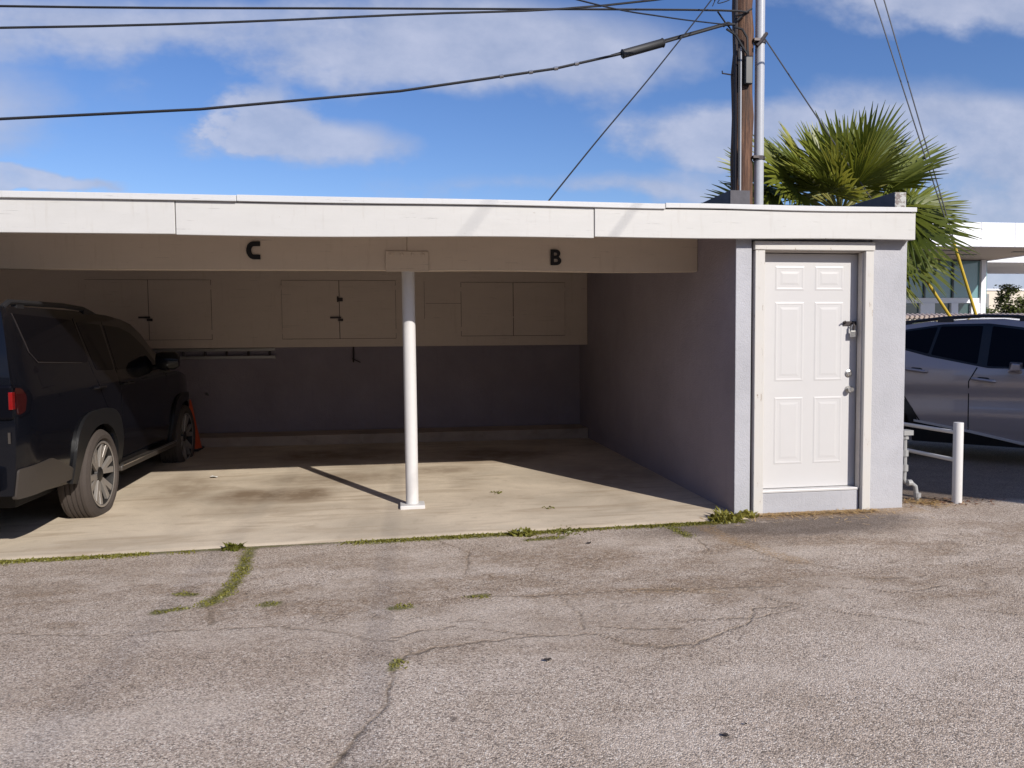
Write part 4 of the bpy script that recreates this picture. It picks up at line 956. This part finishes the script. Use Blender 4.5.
# unseen canopy added outside the right edge, outlined to shade the grey car
nb = thing('added_shade_canopy', 'unseen high white flat canopy on posts, added beyond the right edge to shade the grey car', 'canopy', (12, 2, 0))
def quad_prism(pts, z0, z1):
    n = len(pts); m = MB(); m.add([(x, y, z0) for x, y in pts]+[(x, y, z1) for x, y in pts], [tuple(range(n))[::-1], tuple(range(n, 2*n))]+[(i, (i+1) % n, (i+1) % n+n, i+n) for i in range(n)]); return m
quad_prism([(8.09,.55),(8.29,.22),(8.99,-.58),(9.49,-1.25),(12.7,-3),(17.7,-1.2),(17.7,6.8),(9.9,6.8),(7.3,5.4)], 5.0, 5.5).build('roof', M['bwhite'], nb)
for x, y in ((9.6, 3.1), (10.4, 6.2), (12.7, -2), (17.2, 6)): MB().tube([(x, y, -.1), (x, y, 5)], .12, 12).build('post', M['post'], nb)
ab = thing('apartment_building', 'long two storey tan building across the alley behind the viewer', 'building', (0, -16, -.25))
MB().box(-30, 26, -24, -14, -.25, 6.6).build('wall', plain('tan_stucco', (.5, .43, .35), .9, var=.1, scale=2), ab)
MB().box(-30.4, 26.4, -24.4, -13.6, 6.61, 6.85).build('roof', M['roofing'], ab)
for i in range(14):
    for z in (.9, 4.0):
        w = MB().box(-28+i*3.8, -26.4+i*3.8, -14.02, -13.98, z, z+1.3).build('window', M['carglass'], ab)
        f = MB(); x0 = -28+i*3.8
        for q in ((x0-.06, x0, z-.06, z+1.36), (x0+1.6, x0+1.66, z-.06, z+1.36), (x0, x0+1.6, z-.06, z), (x0, x0+1.6, z+1.3, z+1.36)): f.box(q[0], q[1], -14.02, -13.95, q[2], q[3])
        f.build('frame', M['bwhite'], w)

# ------------------------------------------------------------------ weeds, straw, litter
def blades(mb, x, y, z, r, h, n, flat=.5, w=.006):
    for _ in range(n):
        a = random.random()*6.28; rr = r*math.sqrt(random.random()); px, py = x+rr*math.cos(a), y+rr*math.sin(a)
        b = random.random()*6.28; hh = h*random.uniform(.35, 1)*(1-.5*(rr/r)); lean = flat*random.uniform(.3, 1.4)*hh
        q = Vector((-math.sin(b), math.cos(b), 0))*w*random.uniform(.6, 1.5); d = Vector((math.cos(b), math.sin(b), 0))
        p0 = Vector((px, py, z)); p1 = p0+d*lean*.5+Vector((0, 0, hh*.65)); p2 = p0+d*lean*1.1+Vector((0, 0, hh))
        mb.add([p0-q*.5, p0+q*.5, p1+q, p1-q, p2], [(0,1,2,3),(3,2,4)])
mo = MB()
for _ in range(2200):
    x = random.uniform(-2.95, 2.85)
    k = float(fbm(np.array([x*1.3+8]), np.array([2.0]))[0])
    if k < .33+random.random()*.22: continue
    y = 5.99-abs(random.gauss(0, .035)); blades(mo, x, y, float(zg(x, y))-.004, .03, .028, 5, .9, .005)
for pts, w in MOSSLINES:
    L = sum(math.hypot(b[0]-a[0], b[1]-a[1]) for a, b in zip(pts[:-1], pts[1:]))
    for _ in range(int(L*150)):
        i = random.randrange(len(pts)-1); t = random.random(); x = pts[i][0]*(1-t)+pts[i+1][0]*t+random.gauss(0, w*.5); y = pts[i][1]*(1-t)+pts[i+1][1]*t+random.gauss(0, w*.5)
        blades(mo, x, y, float(zg(x, y))-.004, .03, .022, 4, 1.1, .005)
tag(mo.build('grass', M['weed']), 'short green weeds growing along the slab edge and in pavement cracks', 'weeds', kind='stuff')
for x, y, r, h, n, lab in ((2.70,6.03,.12,.12,150,'leafy green weed clump at the foot of the grey side wall corner'), (2.93,6.12,.10,.09,70,'smaller weed tuft at the base of the pilaster beside the door frame'),
      (.98,5.93,.10,.07,110,'dense green weed clump on the slab edge right of the post'), (1.35,5.97,.16,.035,120,'wide low weed patch on the slab edge, second clump from the post'), (-1.22,5.97,.08,.08,70,'upright green weed at the slab edge by the head of the mossy crack')):
    w = MB(); blades(w, x, y, float(zg(x, y))-.005, r, h, n, 1.0, .012); tag(w.build('weed', M['weed']), lab, 'weed')
for x, y, lab in ((.98, 7.5, 'small green sprig lying on the concrete floor, the farther of two'), (1.35, 6.75, 'small green sprig lying on the concrete floor, the nearer of two')):
    w = MB(); blades(w, x, y, float(zs(x, y)), .06, .025, 22, 1.6, .009); tag(w.build('sprig', M['weed']), lab, 'sprig')
sw = MB()
for _ in range(750):
    c = random.random()
    if c < .6: x, y = random.uniform(3.05, 4.15), 6.14-abs(random.gauss(0, .05))
    elif c < .9: x, y = random.gauss(4.75, .13), random.gauss(6.33, .09)
    else: x, y = random.gauss(3.5, .5), random.gauss(5.95, .12)
    if 4.1 < x < 4.47 and y > 6.18: continue
    a = random.random()*6.28; l = random.uniform(.012, .04); z = float(zg(x, y))+.003+random.random()*.012; d = Vector((math.cos(a), math.sin(a), random.uniform(-.2, .2)))*l; q = Vector((-math.sin(a), math.cos(a), 0))*.0035
    p = Vector((x, y, z+.003)); sw.add([p-d-q, p-d+q, p+d+q, p+d-q], [(0,1,2,3)])
tag(sw.build('dry_straw', M['straw']), 'dry yellow straw litter along the foot of the door step and wall', 'straw', kind='stuff')
gd = MB()
for _ in range(160):
    x, y = random.gauss(5.0, .22), random.gauss(6.36, .10); a = random.random()*6.28; l = random.uniform(.01, .03); p = Vector((x, y, float(zg(x, y))+.008))
    d = Vector((math.cos(a), math.sin(a), random.uniform(-.3, .5)))*l; q = Vector((-math.sin(a), math.cos(a), .3))*l*.4
    gd.add([p-d, p+q, p+d, p-q], [(0,1,2,3)])
tag(gd.build('dead_leaves', plain('brown_leaf', (.16, .08, .045), .8, var=.4)), 'small brown dead leaves gathered at the foot of the white rail post', 'leaves', kind='stuff')
def leaf(x, y, s, name, mat, lab, cat, zf=zg):
    z = float(zf(x, y))+.006; n = 9; v = [(x, y, z+s*.18)]
    for k in range(n):
        a = 2*PI*k/n; r = s*random.uniform(.55, 1.1); v.append((x+r*math.cos(a), y+r*.8*math.sin(a), z+random.uniform(0, s*.35)))
    m = MB(); m.add(v, [(0, k+1, (k+1) % n+1) for k in range(n)]); tag(m.build(name, M[mat]), lab, cat)
leaf(.69, 3.49, .022, 'dead_leaf', 'leafd', 'black curled leaf alone in the middle of the asphalt', 'leaf')
leaf(1.22, 2.69, .018, 'dead_leaf', 'leafd', 'dark leaf fragment low on the asphalt, lower left of two close together', 'leaf')
leaf(1.33, 2.76, .009, 'pebble', 'leafd', 'tiny dark pebble just beyond the leaf fragment low on the asphalt', 'pebble')
leaf(-2.0, 8.9, .06, 'paper_scrap', 'paper', 'pale paper scrap on the floor beside the black car', 'paper', zs)
leaf(1.42, 5.55, .02, 'dead_leaf', 'leafd', 'small dark leaf at the slab edge below the letter B', 'leaf')

# ------------------------------------------------------------------ light
to_sun = Vector((.461*.852, -.887*.852, .524)).normalized()
ld_ = bpy.data.lights.new('sun', 'SUN'); ld_.energy = 4.6; ld_.angle = math.radians(.53); ld_.color = (1, .945, .87)
so = bpy.data.objects.new('sun', ld_); COL.objects.link(so); so.rotation_euler = to_sun.to_track_quat('Z', 'Y').to_euler(); so.location = (8, -10, 12)

def make_world():
    w = bpy.data.worlds.new('World'); scene.world = w; w.use_nodes = True; t = w.node_tree; t.nodes.clear()
    N = lambda ty, **k: (lambda x: ([setattr(x, a, b) for a, b in k.items()], x)[1])(t.nodes.new(ty))
    L = t.links.new
    out = N('ShaderNodeOutputWorld'); bg = N('ShaderNodeBackground'); L(bg.outputs[0], out.inputs[0])
    sky = N('ShaderNodeTexSky', sky_type='NISHITA'); sky.sun_disc = False; sky.sun_elevation = math.radians(31.6); sky.sun_rotation = math.atan2(to_sun.x, to_sun.y)
    sky.air_density = 1.0; sky.dust_density = .4; sky.ozone_density = 2.5
    tc = N('ShaderNodeTexCoord'); sp = N('ShaderNodeSeparateXYZ'); L(tc.outputs['Generated'], sp.inputs[0])
    def m(op, a, b=0., c=None, clamp=False):
        x = N('ShaderNodeMath', operation=op, use_clamp=clamp)
        for i, v in enumerate((a, b, c)):
            if v is None: continue
            if isinstance(v, (int, float)): x.inputs[i].default_value = v
            else: L(v, x.inputs[i])
        return x.outputs[0]
    yy = m('MAXIMUM', m('ABSOLUTE', sp.outputs[1]), .05); u = m('DIVIDE', sp.outputs[0], yy); v = m('DIVIDE', sp.outputs[2], yy)
    cb = N('ShaderNodeCombineXYZ'); L(u, cb.inputs[0]); L(m('MULTIPLY', v, 1.6), cb.inputs[1])
    def noise(vec, s, d, r, w=0., dist=0):
        x = N('ShaderNodeTexNoise'); x.noise_dimensions = '2D'
        mp = N('ShaderNodeMapping'); mp.inputs['Location'].default_value = (w, w*.7, w*.3); L(vec, mp.inputs[0]); L(mp.outputs[0], x.inputs['Vector'])
        x.inputs['Scale'].default_value = s; x.inputs['Detail'].default_value = d; x.inputs['Roughness'].default_value = r; x.inputs['Distortion'].default_value = dist
        return x.outputs['Fac']
    n1 = noise(cb.outputs[0], 4.5, 5, .58, 1.3); n2 = noise(cb.outputs[0], 11, 5, .6, 5)
    wu = m('MULTIPLY_ADD', n2, .11, m('ADD', u, -.055)); wv = m('MULTIPLY_ADD', n1, .06, m('ADD', v, -.03))
    wc = N('ShaderNodeCombineXYZ'); L(wu, wc.inputs[0]); L(wv, wc.inputs[1])
    dens = 0.
    for (a, b, ra, rb, k) in ((-.10,.250,.17,.040,1.1), (-.155,.278,.07,.05,.9), (-.50,.26,.16,.13,.7), (-.38,.385,.30,.05,.7), (.10,.385,.42,.085,1.0), (-.10,.335,.2,.05,.4),
        (.47,.27,.26,.06,1.0), (.34,.203,.2,.03,.7), (.10,.20,.2,.03,.35), (.74,.30,.34,.085,.8), (.92,.24,.36,.12,.75), (.82,.47,.4,.06,.9), (-.46,.19,.16,.016,1.6), (.95,.07,.7,.16,.9), (.1,.05,1.2,.13,.6)):
        mp = N('ShaderNodeMapping'); mp.inputs['Location'].default_value = (-a/ra, -b/rb, 0); mp.inputs['Scale'].default_value = (1/ra, 1/rb, 0); L(wc.outputs[0], mp.inputs[0])
        g = N('ShaderNodeTexGradient', gradient_type='SPHERICAL'); g.gradient_type = 'SPHERICAL'; L(mp.outputs[0], g.inputs[0])
        dens = m('MULTIPLY_ADD', g.outputs['Fac'], k*1.5, dens)
    dens = m('MINIMUM', dens, 1.0)
    nn = m('ADD', m('MULTIPLY', n1, .75), m('MULTIPLY', n2, .25))
    mr = N('ShaderNodeMapRange', interpolation_type='SMOOTHSTEP'); L(m('ADD', dens, m('MULTIPLY', m('SUBTRACT', nn, .5), 1.5)), mr.inputs[0])
    mr.inputs[1].default_value = .14; mr.inputs[2].default_value = .92; mr.inputs[3].default_value = 0; mr.inputs[4].default_value = .80
    cf = mr.outputs[0]
    hs = N('ShaderNodeHueSaturation'); hs.inputs['Hue'].default_value = .510; hs.inputs['Saturation'].default_value = SKY_SAT; hs.inputs['Value'].default_value = SKY_VAL; L(sky.outputs[0], hs.inputs['Color'])
    cc = N('ShaderNodeMix', data_type='RGBA'); L(cf, cc.inputs[0]); tn = N('ShaderNodeMix', data_type='RGBA', blend_type='MULTIPLY'); tn.inputs[0].default_value = 1; L(hs.outputs[0], tn.inputs[6]); tn.inputs[7].default_value = (1.0, .97, 1.04, 1); L(tn.outputs[2], cc.inputs[6])
    ccol = N('ShaderNodeMix', data_type='RGBA'); L(m('MULTIPLY', m('MULTIPLY', mr.outputs[0], mr.outputs[0]), m('MULTIPLY_ADD', n2, 3.2, -1.05), clamp=True), ccol.inputs[0]); ccol.inputs[6].default_value = (*CLOUD_A, 1); ccol.inputs[7].default_value = (*CLOUD_B, 1)
    L(ccol.outputs[2], cc.inputs[7]); L(cc.outputs[2], bg.inputs[0]); bg.inputs[1].default_value = .1
SKY_SAT, SKY_VAL = 1.22, 1.08
CLOUD_A, CLOUD_B = (3.7, 4.2, 5.7), (5.2, 5.5, 6.8)
make_world()
vs = scene.view_settings; vs.view_transform = 'Standard'; vs.look = 'None'; vs.exposure = 0.2; vs.gamma = 1; vs.use_curve_mapping = False
scene.cycles.max_bounces = 6; scene.cycles.diffuse_bounces = 4; scene.cycles.glossy_bounces = 3; scene.cycles.transparent_max_bounces = 8
